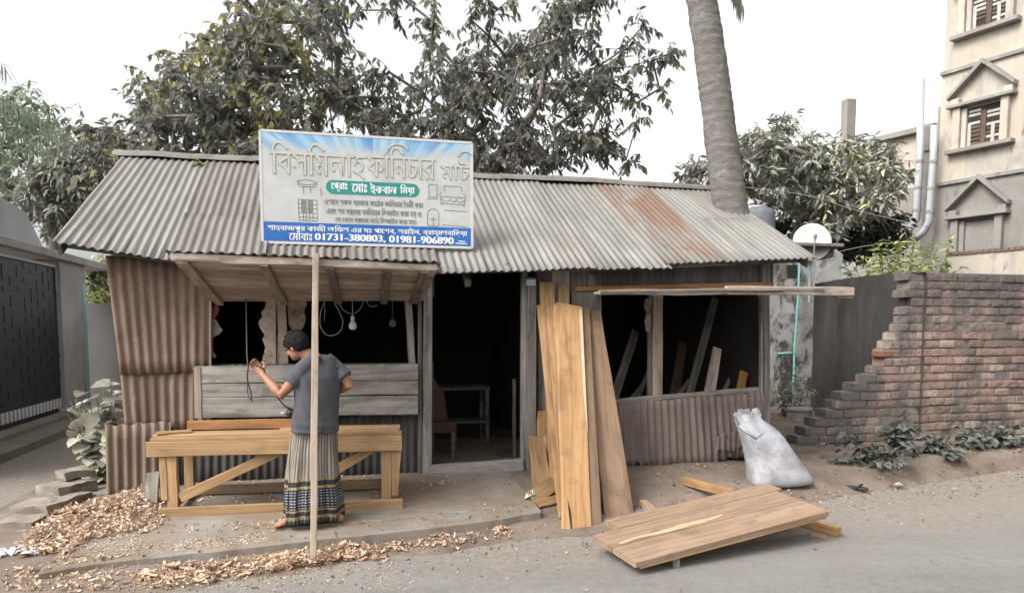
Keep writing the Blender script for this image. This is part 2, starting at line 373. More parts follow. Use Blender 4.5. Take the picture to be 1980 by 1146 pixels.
def slab_z(s, t):
    tf = interp(s, SLS, SLT); zf = lerp(.10, .132, (s - SLS[0]) / (SLS[-1] - SLS[0]))
    return zf + (tf - t) / (tf - .2) * (.225 - zf)
def gz(x, y):
    s, t = st((x, y)); z = max(0, verge(s, t))
    if SLS[0] < s < SLS[-1] - .05 and t < interp(s, SLS, SLT): z = max(z, slab_z(s, t))
    return z
road = MB(); road.add([(-60, -20, 0), (60, -20, 0), (60, 90, 0), (-60, 90, 0)], [(0, 1, 2, 3)])
kind(road.build('road', M['road']), 'structure')
vg = MB(); ss = np.arange(-4.75, 12, .07); ts = np.arange(-7, 3.0, .07)
vv = []
for t_ in ts:
    for s_ in ss:
        sl = s_
        if t_ > .3: sl = s_ - max(0, -3.2 - s_) * 0.0
        vv.append(FP(sl, verge(s_, t_), t_))
nsx = len(ss)
vg.add(vv, [(j * nsx + i, j * nsx + i + 1, (j + 1) * nsx + i + 1, (j + 1) * nsx + i) for j in range(len(ts) - 1) for i in range(nsx - 1)])
kind(vg.build('dirt_verge', M['dirt'], smooth=True), 'structure')
# concrete plinth in two tiers
def tier(name, s0, s1, back, lift, n=60, jag=.02):
    mb = MB(); vs = []
    rows = 7
    for j in range(rows):
        for i in range(n + 1):
            s_ = lerp(s0, s1, i / n); tf = interp(s_, SLS, SLT) - back + jag * mnoise.noise((s_ * 4, back * 9, 1)) + jag * .5 * mnoise.noise((s_ * 15, back * 9, 1))
            if j == 0: vs.append(FP(s_, -.06, tf + .01))
            elif j == 1: vs.append(FP(s_, slab_z(s_, tf) + lift - .012, tf + .004))
            else:
                t_ = lerp(tf - .012, -.05, (j - 2) / (rows - 3)); vs.append(FP(s_, slab_z(s_, t_) + lift + .004 * mnoise.noise((s_ * 3, t_ * 3, 0)), t_))
    fs = [(j * (n + 1) + i, j * (n + 1) + i + 1, (j + 1) * (n + 1) + i + 1, (j + 1) * (n + 1) + i) for j in range(rows - 1) for i in range(n)]
    for j in range(rows - 1): pass
    mb.add(vs, fs)
    # right-hand broken end
    e = [vs[j * (n + 1) + n] for j in range(rows)]; e2 = [Vector((q.x, q.y, -.06)) for q in e]
    mb.add(e + e2, [(j, j + 1, rows + j + 1, rows + j) for j in range(rows - 1)])
    return kind(mb.build(name, M['slab']), 'structure')
tier('pavement', SLS[0], SLS[-1], 0, 0)
tier('pavement_upper', SLS[0] + .55, SLS[-1] - .12, .27, .014, jag=.035)
# ------------------------------------------------------------------ the workshop
M['dado'] = sheet('brown dado sheet', [(.25, (.085, .06, .05)), (.5, (.14, .108, .094)), (.75, (.19, .155, .138))], [((.07, .045, .036), .52, .7, (6, .35, 1), 1.1), ((.22, .185, .165), .62, .76, (5, .3, 1), 1.5)], .85)
shop = thing('furniture_workshop', FP(0, .2, 0), 'tin-roofed furniture workshop with open door, propped awning and rusty sheet walls', 'workshop')
eave_px = [(100, 467), (215, 492), (330, 504), (845, 525), (1310, 512), (1575, 499)]
ridge_px = [(250, 296), (505, 309), (920, 340), (1160, 351), (1395, 364)]
E_OFF, R_OFF = .38, -2.0
ev = [(st(PF(x, y, E_OFF))[0], PF(x, y, E_OFF).z) for x, y in eave_px]
rv = [(st(PF(x, y, R_OFF))[0], PF(x, y, R_OFF).z) for x, y in ridge_px]
def ez(s): return interp(s, [q[0] for q in ev], [q[1] for q in ev])
def rz(s): return interp(s, [q[0] for q in rv], [q[1] for q in rv])
sL, sR = ev[0][0], ev[-1][0]
def roofpt(s, off): return FP(s, lerp(ez(s), rz(s), (E_OFF - off) / (E_OFF - R_OFF)), off)
seams_px = [(330, 503), (505, 512), (680, 519), (845, 525), (985, 522), (1150, 517), (1290, 512), (1405, 507)]
seams = [sL] + [st(PF(x, y, E_OFF))[0] for x, y in seams_px] + [sR]
rmats = ['roofgrey', 'roofdust', 'roofdust', 'roofdust', 'roofgrey', 'roofgrey', 'roofgrey', 'roofrust', 'roofgrey']
for i in range(len(seams) - 1):
    a, b = seams[i] - (.03 if i else 0), seams[i + 1] + .03; lift = .014 * (i % 2) + random.uniform(0, .006)
    ext = [0, .02, 0, .03, .02, .03, .05, -.02, .0][i]; tilt = random.uniform(-.012, .012)
    def rp(s, off, l=0): return roofpt(s, off) + UP * (lift + l)
    if i == 0:   # two lapped lengths
        mid = -.95
        corr('roof_sheet', rp(a, E_OFF), rp(b, E_OFF), rp(b, R_OFF), rp(a, R_OFF), M[rmats[i]], shop, seed=i, jag0=.03, wob=.012)
    else:
        corr('roof_sheet', rp(a, E_OFF + ext, tilt), rp(b, E_OFF + ext), rp(b, R_OFF), rp(a, R_OFF), M[rmats[i]], shop, seed=i, jag0=.05 if i == 6 else .02, wob=.012, phase=i)
    if i in (1, 3):
        corr('roof_sheet', rp(a, E_OFF + ext + .01, .012), rp(b, E_OFF + ext + .01, .012), rp(b, -.5, .014), rp(a, -.45, .014), M['roofdust'], shop, seed=i + 30, jag0=.02, jag1=.03, phase=i)
# small end sheet beyond the palm, a little lower
corr('roof_sheet', roofpt(sR - .75, .40) + UP * .02, roofpt(sR + .03, .40) + UP * .01, roofpt(sR + .03, -.75) + UP * .015, roofpt(sR - .75, -.75) + UP * .03, M['roofgrey'], shop, seed=17, jag1=.02)
# back slope and ridge capping
def backpt(s, off): return FP(s, lerp(rz(s), 2.45, (R_OFF - off) / 2.4), off)
corr('back_roof_sheet', backpt(sL, R_OFF + .03), backpt(sR, R_OFF + .03), backpt(sR, -4.4), backpt(sL, -4.4), M['roofdust'], shop, ny=3, seed=41, amp=.009)
ns = 5
for i in range(ns):
    a = lerp(sL - .05, sR + .04, i / ns) - .05; b = lerp(sL - .05, sR + .04, (i + 1) / ns); k = MB(); vs = []
    zl = .03 + .012 * (i % 2)
    for q in range(13):
        s_ = lerp(a, b, q / 12); wv = .012 * mnoise.noise((s_ * 3, i, 0))
        for off, dz in ((.17, -.09), (.15, -.055), (.03, 0), (-.03, 0), (-.17, -.09)):
            vs.append(FP(s_, rz(s_) + zl + dz + wv, R_OFF + off))
    k.add(vs, [(q * 5 + j, q * 5 + j + 1, q * 5 + 6 + j, q * 5 + 5 + j) for q in range(12) for j in range(4)], [(v[0], v[2]) for v in vs])
    k.build('ridge_cap', M['roofdust'], shop)
# barge edge at both gable ends and purlins under the eave
for s_ in (sL + .04, sR - .04):
    bar('barge_board', M['greydark'], roofpt(s_, E_OFF - .04) - UP * .05, roofpt(s_, R_OFF) - UP * .05, .025, .08, UP, shop)
for off in (.2, -.5, -1.2):
    for i in range(len(seams) - 1):
        bar('purlin', M['greydark'], roofpt(max(seams[i], sL + .08), off) - UP * .06, roofpt(min(seams[i + 1], sR - .08), off) - UP * .06, .05, .06, UP, shop)

# front wall
def q4(pts, off): return [PF(x, y, off) for x, y in pts]
a, b, c, d = q4([(232, 724), (406, 716), (409, 500), (204, 494)], .035)
corr('rusty_wall_sheet', a, b, c, d, M['rust'], shop, pitch=.085, amp=.010, ny=8, seed=3, jag0=.02, wob=.02)
a, b, c, d = q4([(242, 830), (404, 828), (406, 706), (231, 712)], .012)
corr('rusty_wall_sheet', a, b, c, d, M['rust'], shop, pitch=.085, amp=.010, ny=6, seed=13, jag0=.03, wob=.02)
a, b, c, d = q4([(207, 975), (330, 955), (330, 815), (202, 822)], .06)
corr('lower_wall_sheet', a, b, c, d, M['rustgrey'], shop, pitch=.085, amp=.013, ny=5, seed=4, jag0=.03, jag1=.02, wob=.015)
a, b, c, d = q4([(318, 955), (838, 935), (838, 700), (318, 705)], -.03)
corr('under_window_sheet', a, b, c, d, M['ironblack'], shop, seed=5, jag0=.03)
# lintel zone over the window, behind the awning
a, b, c, d = q4([(400, 578), (840, 574), (840, 515), (400, 495)], -.03)
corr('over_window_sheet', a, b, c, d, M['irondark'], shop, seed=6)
def post(name, mat, px0, py0, px1, py1, W, T=.05, off=.03, **k):
    return bar(name, mat, PF(px0, py0, off), PF(px1, py1, off), W, T, FN, shop, **k)
post('window_post', M['polewood'], 407, 815, 407, 500, .018, .03, .045)
post('window_post', M['grey'], 797, 705, 789, 572, .07, .05, .03)
post('window_post', M['greydark'], 813, 930, 812, 560, .04, .06, .02)
post('door_post', M['grey'], 826, 922, 828, 520, .09, .08, .06)
post('door_post', M['grey'], 1014, 912, 1015, 520, .06, .08, .03)
dp = post('door_post', M['greydark'], 1028, 914, 1029, 536, .10, .07, .09)
post('tin_patch', M['galv'], 1027, 552, 1027, 540, .10, .012, .105)
post('wall_board', M['greydark'], 1052, 905, 1052, 520, .14, .03, .02)
post('wall_board', M['grey'], 1085, 905, 1085, 520, .20, .03, .0)
post('wall_board', M['greydark'], 1125, 905, 1122, 520, .20, .03, .012)
post('wall_board', M['grey'], 1150, 905, 1146, 530, .10, .03, .0)
post('window_post', M['greydark'], 1162, 905, 1158, 530, .05, .06, .03)
post('door_sill', M['grey'], 834, 912, 1012, 899, .13, .09, .07)
post('window_post', M['polewood'], 1272, 778, 1273, 570, .115, .03, .02)
post('window_post', M['greydark'], 1258, 778, 1259, 570, .04, .06, -.01)
post('corner_post', M['greydark'], 1484, 884, 1482, 505, .085, .08, .06)
post('corner_post', M['grey'], 1474, 765, 1473, 560, .025, .05, .05)
a, b, c, d = q4([(1035, 566), (1495, 556), (1495, 498), (1035, 512)], -.01)
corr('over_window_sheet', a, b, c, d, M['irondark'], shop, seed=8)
bar('lintel_beam', M['orange'], PF(1112, 558, .06), PF(1492, 549, .06), .045, .05, FN, shop)
a, b, c, d = q4([(1150, 910), (1488, 882), (1475, 757), (1150, 783)], .05)
corr('dado_sheet', a, b, c, d, M['dado'], shop, seed=9, jag0=.10, jag1=.015, wob=.02, pitch=.085, amp=.013, ny=7)
a, b, c, d = q4([(1385, 872), (1450, 866), (1450, 835), (1385, 842)], .075)
corr('dado_patch', a, b, c, d, M['dado'], shop, seed=10, jag0=.06, jag1=.08, wob=.05)
post('window_ledge', M['grey'], 1190, 776, 1476, 752, .05, .08, .03)
bar('foot_board', M['greydark'], PF(1225, 909, .06), PF(1420, 893, .06), .05, .03, FN, shop, w1=.03, wav=.012)
# hanging shutter boards under the window (lower flap)
sh = None
for i, (y0a, y1a, y0b, y1b) in enumerate([(708, 741, 703, 734), (743, 768, 736, 762), (770, 808, 764, 801)]):
    a = PF(376, (y0a + y1a) / 2, .11); b = PF(808, (y0b + y1b) / 2, .11); wd = (y1a - y0a) / 1400 * 7.1
    o = bar('shutter_board', M['grey'], a, b, wd, .025, FN, shop, wav=.005, w1=(y1b - y0b) / 1400 * 7.5)
bar('shutter_edge', M['polewood'], PF(383, 808, .118), PF(381, 710, .118), .06, .006, FN, shop)
# awning: the upper flap propped up towards the road
A_OFF = 1.5
aw = [PF(330, 493, A_OFF), PF(845, 515, A_OFF), PF(820, 577, .06), PF(408, 579, .06)]
aw_n = (aw[1] - aw[0]).cross(aw[3] - aw[0]).normalized()
if aw_n.z < 0: aw_n = -aw_n
nb = 5
for i in range(nb):
    t0 = i / nb; t1 = (i + 1) / nb - .012; m0 = (t0 + t1) / 2
    a = lerp(aw[0], aw[3], m0); b = lerp(aw[1], aw[2], m0)
    bar('awning_board', M['awn'], a, b, (aw[3] - aw[0]).length / nb * .985, .02, aw_n, shop, wav=.008)
for u in (.04, .33, .58, .80, .95):
    a = lerp(aw[0], aw[1], u) - aw_n * .022; b = lerp(aw[3], aw[2], u) - aw_n * .022
    bar('awning_batten', M['greydark'] if u > .5 else M['awn'], a, b, .07, .035, aw_n, shop)
bar('awning_fascia', M['awn'], aw[0] - aw_n * .01 + FN * .015, aw[1] - aw_n * .01 + FN * .015, .055, .025, FN, shop, wav=.012)
bar('awning_fascia', M['polewood'], lerp(aw[0], aw[1], .02) - aw_n * .035 + FN * .045, lerp(aw[0], aw[1], .18) - aw_n * .03 + FN * .045, .02, .02, FN, shop)
bar('awning_fascia', M['polewood'], lerp(aw[0], aw[1], .60) - aw_n * .035 + FN * .045, lerp(aw[0], aw[1], .88) - aw_n * .03 + FN * .045, .02, .015, FN, shop)
corr('awning_tin', aw[0] + aw_n * .035 + FN * .05 - FD * .04, aw[1] + aw_n * .035 + FN * .05 + FD * .03, aw[2] + aw_n * .035, aw[3] + aw_n * .035, M['roofdust'], shop, seed=21, jag0=.04, amp=.008)
pole_top = PF(611, 494, A_OFF + .075); pole_foot = PG(605, 1096, 0)
pm = MB(); pts = [lerp(pole_foot, pole_top + UP * .05, i / 12) + Vector((.006 * mnoise.noise((i * .5, 1, 0)), .006 * mnoise.noise((i * .5, 2, 0)), 0)) for i in range(13)]
kx = (pole_top - pole_foot)
bar('awning_pole', M['polewood'], pole_foot, pole_top + UP * .02, .052, .045, FN, shop, wav=.006, w1=.05)
# raised flap over the right window: thin boards seen edge-on, and the bar that carries it
fa, fb = PF(1158, 562, .95), PF(1592, 562, .95); fc, fd = PF(1478, 566, .08), PF(1160, 566, .08)
fl_n = UP
for i in range(3):
    m0 = (i + .5) / 3
    bar('flap_board', M['grey'], lerp(fa, fd, m0), lerp(fb, fc, m0), (fd - fa).length / 3 * .98, .02, UP, shop, wav=.01)
bar('flap_edge', M['grey'], fa + FN * .02 - UP * .02, fb + FN * .02 + UP * .0, .05, .03, FN, shop, wav=.014)
bar('flap_edge', M['polewood'], fa + FN * .05 - UP * .005, lerp(fa, fb, .8) + FN * .05 + UP * .02, .025, .02, FN, shop, wav=.01)
bar('flap_bar', M['awn'], lerp(fa, fb, .55) + FN * .02 + UP * .005, PF(1652, 563, .97), .085, .06, FN, shop, wav=.008)
bar('flap_bar_end', M['greydark'], PF(1618, 572, .96), PF(1648, 574, .96), .04, .05, FN, shop)
# inside: floor, back, ends and a plank partition, so that it is really dark
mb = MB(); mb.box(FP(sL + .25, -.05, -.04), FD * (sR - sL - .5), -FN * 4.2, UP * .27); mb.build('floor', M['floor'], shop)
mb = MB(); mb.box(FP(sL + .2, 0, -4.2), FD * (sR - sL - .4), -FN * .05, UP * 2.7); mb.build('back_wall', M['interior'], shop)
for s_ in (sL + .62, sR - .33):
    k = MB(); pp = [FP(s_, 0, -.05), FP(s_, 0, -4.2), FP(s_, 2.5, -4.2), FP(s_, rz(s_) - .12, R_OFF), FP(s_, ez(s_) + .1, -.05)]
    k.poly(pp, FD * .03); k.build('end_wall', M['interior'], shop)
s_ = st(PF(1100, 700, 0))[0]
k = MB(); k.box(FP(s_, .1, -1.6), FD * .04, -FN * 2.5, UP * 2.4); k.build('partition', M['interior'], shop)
for s_ in (st(PF(560, 700, 0))[0], st(PF(900, 700, 0))[0]):
    bar('rafter', M['greydark'], FP(s_, ez(s_) - .08, .2), FP(s_, rz(s_) - .1, R_OFF + .05), .06, .08, UP, shop)

# things hanging in and standing behind the windows
def cut(name, mat, pts, off, depth, label, cat, group=None, hole=None, smooth_pts=True):
    P3 = [PF(x, y, off) for x, y in pts]; c0 = sum(P3, Vector()) / len(P3)
    mb = MB(); mb.poly([q - c0 for q in P3], -FN * depth)
    for hx, hy, hr in (hole or []):
        h = PF(hx, hy, off + .004) - c0; mb.tube([h, h - FN * .006], hr, 7, mi=1)
    o = mb.build(name, [mat, M['interior']], None, Matrix.Translation(c0)); bevel(o, .005)
    return tag(o, label, cat, group)
M['carve'] = mottle('pale carved wood', [(.3, (0.224, 0.168, 0.124)), (.7, (0.4, 0.328, 0.264))], nscale=9, rough=.8, bump=.5)
M['carvedark'] = mottle('dark carved wood', [(.3, (.10, .07, .055)), (.7, (.26, .19, .155))], nscale=14, rough=.8, bump=.8)
cut('carved_ornament', M['carve'], [(514, 580), (533, 578), (534, 706), (505, 706), (509, 688), (513, 672), (507, 655), (512, 648), (502, 632), (499, 622), (507, 612), (505, 603), (512, 596)], -.06, .03,
    'pale wavy-edged carved panel with small holes, left of the straight board in the open window', 'carved panel', 'carved pieces hanging in the left window', [(511, 683, .008), (516, 691, .007), (519, 677, .007), (512, 697, .006), (524, 688, .006), (522, 700, .006), (517, 669, .006)])
cut('hanging_board', M['carve'], [(533, 577), (552, 576), (555, 640), (558, 706), (534, 706), (537, 640)], -.08, .03,
    'straight pale board hanging between two carved pieces in the open window', 'board', 'carved pieces hanging in the left window')
cut('carved_ornament', M['carvedark'], [(556, 576), (590, 576), (594, 588), (588, 600), (592, 618), (586, 634), (578, 642), (566, 640), (558, 628), (556, 600)], -.1, .04,
    'dark brown carved panel hanging behind the man\'s head in the open window', 'carved panel', 'carved pieces hanging in the left window')
cut('carved_scroll', M['carve'], [(408, 612), (418, 618), (424, 630), (431, 638), (421, 648), (412, 652), (409, 668), (413, 682), (419, 690), (411, 693), (408, 680)], -.05, .03,
    'pale scroll-shaped carved leg at the window\'s left edge', 'carved leg')
M['red'] = plain('red cloth', (.28, .06, .045), .85)
cut('red_rag', M['red'], [(408, 596), (414, 590), (421, 588), (424, 598), (420, 608), (414, 616), (408, 614)], -.03, .02, 'small red rag hanging at top left corner of the open window', 'rag')
cut('feed_sack', M['carvedark'], [(1248, 578), (1262, 575), (1258, 600), (1260, 625), (1256, 642), (1250, 640), (1247, 620), (1251, 605), (1245, 592)], .04, .02, 'crumpled brown sacking hung beside the window post', 'sacking')
def inner(px0, py0, o0, px1, py1, o1, W, mat, label, T=.03, w1=None, name='leaning_board'):
    a, b = PF(px0, py0, o0), PF(px1, py1, o1)
    return tag(bar(name, mat, a, b, W, T, FN, None, w1=w1), label, 'board', 'boards stored inside the right window')
inner(1328, 785, -.45, 1385, 575, -.9, .10, M['greydark'], 'tall narrow dark board slanting right inside the right window')
inner(1368, 790, -.2, 1388, 672, -.35, .15, M['awn'], 'wide brown board with a broken top inside the right window', w1=.11)
inner(1425, 790, -.2, 1440, 718, -.3, .105, M['orange'], 'short orange board end near the right window\'s corner')
inner(1385, 790, -.5, 1432, 690, -1.0, .05, M['awn'], 'thin stick slanting behind the wide brown board', T=.02)
inner(1405, 790, -.6, 1455, 700, -1.1, .04, M['greydark'], 'thin dark stick slanting behind the short orange board', T=.02)
inner(1225, 790, -.5, 1262, 700, -1.0, .05, M['greydark'], 'thin dark stick crossing low left of the light window post', T=.02)
inner(1205, 790, -.6, 1250, 735, -1.2, .05, M['grey'], 'short grey stick lying low behind the leaning planks', T=.02)
for i_, (p0x, o0, p1x, p1y, o1, W_, mt, lb) in enumerate([
    (1180, -1.4, 1230, 640, -2.2, .12, 'awn', 'dim brown board leaning far back at the right window\'s left corner'),
    (1300, -1.3, 1322, 660, -2.0, .14, 'teakdark', 'dim golden board standing far back just right of the light window post'),
    (1450, -.9, 1462, 690, -1.6, .09, 'awn', 'dim brown board standing in the right window\'s far right corner'),
    (1410, -1.5, 1345, 655, -2.2, .06, 'grey', 'grey stick crossing behind the tall slanting dark board'),
    (1290, -.7, 1335, 735, -1.1, .05, 'awn', 'low brown stick leaning beside the foot of the slanting dark board')]):
    inner(p0x, 795, o0, p1x, p1y, o1, W_, M[mt], lb)
# bulbs and cables
def bulb(px, py, off, label, lit):
    p = PF(px, py, off); t = thing('light_bulb', p, label, 'light bulb')
    k = MB(); prof = [(-.06, .005), (-.056, .022), (-.044, .035), (-.022, .040), (0, .036), (.02, .025), (.03, .018)]
    k.tube([p + UP * z for z, _ in prof], [r_ for _, r_ in prof], 14); k.build('globe', M['white'] if lit else M['grey'], t, smooth=True)
    k = MB(); k.tube([p + UP * .031, p + UP * .05, p + UP * .075, p + UP * .085], [.017, .019, .017, .006], 12); k.build('socket', M['white'] if lit else M['black'], t, smooth=True)
    k = MB(); k.tube([p + UP * .08, p + UP * .16, p + UP * .27], .003, 6); k.build('flex', M['galv'], t)
bulb(682, 626, .12, 'white bulb hanging from a flex in the open window right of the pole', True)
bulb(759, 622, -.7, 'dim unlit bulb hanging deep inside the window, right of the white bulb', False)
def cable(name, pts, rad, mat, label, cat='cable'):
    P = [Vector(q) for q in pts]; out = []
    for i in range(len(P) - 1):      # Catmull-Rom
        p0, p1, p2, p3 = P[max(i - 1, 0)], P[i], P[i + 1], P[min(i + 2, len(P) - 1)]
        for j in range(6):
            t = j / 6; out.append(.5 * ((2 * p1) + (p2 - p0) * t + (2 * p0 - 5 * p1 + 4 * p2 - p3) * t * t + (3 * p1 - p0 - 3 * p2 + p3) * t ** 3))
    out.append(P[-1]); k = MB(); c0 = P[0]; k.tube([q - c0 for q in out], rad, 6)
    return tag(k.build(name, mat, None, Matrix.Translation(c0), smooth=True), label, cat)
M['cablegrey'] = plain('grey cable', (.25, .245, .24), .6)
cable('cable', [PF(x, y, .1) for x, y in [(627, 585), (620, 605), (620, 632), (634, 648), (655, 643), (663, 622), (655, 600), (648, 588), (655, 586)]], .0045, M['cablegrey'], 'grey cable hanging in a wide loop left of the white bulb')
cable('cable', [PF(x, y, .11) for x, y in [(655, 588), (668, 602), (684, 606), (697, 596), (705, 580), (716, 592), (730, 590)]], .0035, M['cablegrey'], 'thin grey wire sagging in small swags above the white bulb')
cable('cable', [PF(x, y, .09) for x, y in [(628, 578), (628, 600), (627, 620)]], .003, M['cablegrey'], 'short grey wire hanging straight inside the cable loop')
# inside the doorway
p = FP(st(PF(860, 860, -.9))[0], .22, -1.0)
chair = thing('chair', p, 'brown upholstered chair in the dark doorway, at its left edge', 'chair')
k = MB(); k.box(p + Vector((-.32, -.2, .30)), FD * .5, -FN * .45, UP * .14); bevel(k.build('seat', M['brown'], chair), .03, 3)
k = MB(); k.poly([p + FD * -.34 + UP * .42, p + FD * .06 + UP * .42, p + FD * .02 + UP * .75, p + FD * -.1 + UP * .95, p + FD * -.34 + UP * 1.0], -FN * .09); bevel(k.build('backrest', M['brown'], chair), .025, 3)
for dx in (-.28, .12):
    for dy in (-.12, .2):
        k = MB(); k.tube([p + Vector((dx, dy, .32)), p + Vector((dx, dy, 0))], .02, 8); k.build('leg', M['greydark'], chair)
p = FP(st(PF(905, 800, -1.6))[0], .22, -1.9)
tb = thing('work_table', p, 'plain wooden table with a lower shelf, deep in the dark doorway', 'table')
k = MB(); k.box(p + FD * -.45 + UP * .72, FD * .8, -FN * .5, UP * .04); k.build('top', M['greydark'], tb)
k = MB(); k.box(p + FD * -.42 + UP * .28, FD * .74, -FN * .4, UP * .03); k.build('shelf', M['greydark'], tb)
for dx in (-.44, .29):
    for dy in (.02, .42):
        k = MB(); k.box(p + FD * dx - FN * dy, FD * .05, -FN * .05, UP * .72); k.build('leg', M['greydark'], tb)
tag(bar('stick', M['greydark'], FP(st(PF(995, 830, -.8))[0], .22, -.8), FP(st(PF(996, 700, -.9))[0], 1.15, -.95), .04, .03, FN), 'grey stick leaning just inside the doorway\'s right edge', 'stick')

# ------------------------------------------------------------------ signboard
TL, TR, BR, BL = PF(503, 252, .02), PF(919, 277, .02), PF(910, 479, .02), PF(511, 468, .02)
sw = ((TR - TL).length + (BR - BL).length) / 2; sx = ((TR - TL) + (BR - BL)).normalized(); sx = Vector((sx.x, sx.y, sx.z * .9)).normalized()
lean = Vector((0, 0, 1)); syv = (UP - sx * UP.dot(sx)).normalized(); szn = sx.cross(syv)
hL, hR = (TL - BL).length, (TR - BR).length
cB = (BL + BR) / 2; sh_ = (hL + hR) / 2
SM = Matrix(((sx.x, syv.x, szn.x, cB.x - sx.x * sw / 2), (sx.y, syv.y, szn.y, cB.y - sx.y * sw / 2), (sx.z, syv.z, szn.z, cB.z - sx.z * sw / 2), (0, 0, 0, 1)))
sign = bpy.data.objects.new('signboard', None); COL.objects.link(sign); sign.matrix_basis = SM; WORLD[sign] = SM; sign.empty_display_size = .1
tag(sign, 'faded blue and white shop signboard with Bengali lettering standing on the tin roof', 'signboard')
def spt(u, v): return Vector((u * sw, (1 - v) * sh_, 0))       # u across, v down, both 0..1
m, t, p_ = nodes('faded sign print')
tc = t.nodes.new('ShaderNodeTexCoord'); sep = t.nodes.new('ShaderNodeSeparateXYZ'); t.links.new(tc.outputs['Object'], sep.inputs[0])
ang = math_(t, 'ARCTAN2', math_(t, 'SUBTRACT', sep.outputs[0], sw * .52), math_(t, 'SUBTRACT', sep.outputs[1], sh_ * .25))
n1 = t.nodes.new('ShaderNodeTexNoise'); n1.noise_dimensions = '1D'; n1.inputs['Scale'].default_value = 5.2; n1.inputs['Detail'].default_value = 4; t.links.new(ang, n1.inputs['W'])
rr = ramp(t, [(.36, (.03, .19, .42)), (.47, (.10, .30, .50)), (.56, (.32, .44, .52)), (.66, (.07, .27, .48))]); t.links.new(n1.outputs[0], rr.inputs[0])
nz = noise_(t, tc.outputs['Object'], 3.2, 4, .6)
hgt = math_(t, 'ADD', math_(t, 'DIVIDE', sep.outputs[1], sh_), math_(t, 'MULTIPLY', math_(t, 'SUBTRACT', nz, .5), .30))
mk = ramp(t, [(.82, 0.0), (.90, .6), (.985, .95)]); t.links.new(hgt, mk.inputs[0])
fade = ramp(t, [(.38, (.35, .355, .345)), (.6, (.43, .44, .435))]); t.links.new(noise_(t, tc.outputs['Object'], 2.3, 5, .65), fade.inputs[0])
yel = ramp(t, [(.5, 0.0), (.7, .5)]); t.links.new(noise_(t, tc.outputs['Object'], 1.7, 3, .6), yel.inputs[0])
base = mixc(t, fade.outputs[0], (.37, .36, .30), yel.outputs[0])
t.links.new(mixc(t, base, rr.outputs[0], mk.outputs[0]), p_.inputs['Base Color']); p_.inputs['Roughness'].default_value = .45
bump_(t, p_, nz, .25, .02); M['signprint'] = m
M['signwhite'] = plain('sign white edge', (0.449, 0.449, 0.442), .5, var=.05)
M['signblue'] = mottle('sign blue band', [(.35, (.008, .055, .24)), (.65, (.015, .12, .36))], nscale=2.2, rough=.4, bump=0)
M['signteal'] = plain('sign teal plate', (.01, .19, .155), .4, var=.08)
M['cream'] = plain('cream relief letter', (.40, .39, .345), .6, var=.05)
M['relief'] = plain('grey letter edge', (.225, .22, .205), .6, var=.15)
M['ink'] = plain('faded grey ink', (.15, .147, .14), .6, var=.25)
M['paper'] = plain('letter white', (0.585, 0.593, 0.6), .5, var=.03)
k = MB(); k.quadprism(spt(0, 1), spt(1, 1), spt(1, 0), spt(0, 0), Vector((0, 0, -.012))); k.build('face_panel', M['signprint'], sign, SM)
for a, b in ((spt(0, 0), spt(1, 0)), (spt(0, 1), spt(1, 1)), (spt(0, 0), spt(0, 1)), (spt(1, 0), spt(1, 1))):
    dv = (b - a).normalized(); pv = Vector((-dv.y, dv.x, 0)) * .012
    k = MB(); k.box(a - pv - Vector((0, 0, .04)), b - a, pv * 2, Vector((0, 0, .043))); k.build('frame', M['signwhite'], sign, SM)
k = MB(); k.quadprism(spt(.006, .985), spt(.994, .985), spt(.994, .812), spt(.006, .812), Vector((0, 0, -.001)))
k.v = [(x, y, z + .003) for x, y, z in k.v]; k.build('blue_band', M['signblue'], sign, SM)
k = MB(); pts = []
for q in range(12): th = math.pi / 2 + math.pi * q / 11; pts.append(Vector((math.cos(th), math.sin(th), 0)))
hh = .061 * sh_
c1, c2 = spt(.325, .475), spt(.705, .475)
ring = [c1 + v * hh for v in pts] + [c2 - v * hh for v in pts]
k.poly([q + Vector((0, 0, .004)) for q in ring], Vector((0, 0, -.002))); k.build('name_plate', M['signteal'], sign, SM)
def textmesh(body, u0, v0, u1, v1, z, ext=0.0, bold=0.0):
    """lettering fitted to a box on the board"""
    c = bpy.data.curves.new('txt', 'FONT'); c.body = body; c.size = 1; c.extrude = 0; c.resolution_u = 3
    o = bpy.data.objects.new('txt', c); COL.objects.link(o); dg = bpy.context.evaluated_depsgraph_get(); dg.update()
    me = bpy.data.meshes.new_from_object(o.evaluated_get(dg)); vs = np.array([q.co[:] for q in me.vertices]); fs = [tuple(q.vertices) for q in me.polygons]
    bpy.data.objects.remove(o); bpy.data.meshes.remove(me)
    lo, hi = vs.min(0), vs.max(0); a, b = spt(u0, v1), spt(u1, v0)
    out = [Vector((lerp(a.x, b.x, (x - lo[0]) / (hi[0] - lo[0])), lerp(a.y, b.y, (y - lo[1]) / (hi[1] - lo[1])), z)) for x, y, _ in vs]
    return out, fs
def letters(items, mat, z, dx=0, dy=0, bold=0.0, name='lettering'):
    for it in items:
        k = MB(); v, f = textmesh(*it, z)
        for i_, sh2 in enumerate((0,) if not bold else (-bold, 0, bold)): k.add([q + Vector((dx + sh2 * .25, dy, .0002 * i_)) for q in v], f)
        k.build(name, mat, sign, SM)
big = [('িবসিমলাহ', .045, .085, .475, .40), ('ফািনচার', .485, .075, .815, .37), ('মাট', .845, .165, .985, .36)]
letters(big, M['relief'], .003, -.0042, -.003)
letters(big, M['cream'], .0055, .002, .0015, .004)
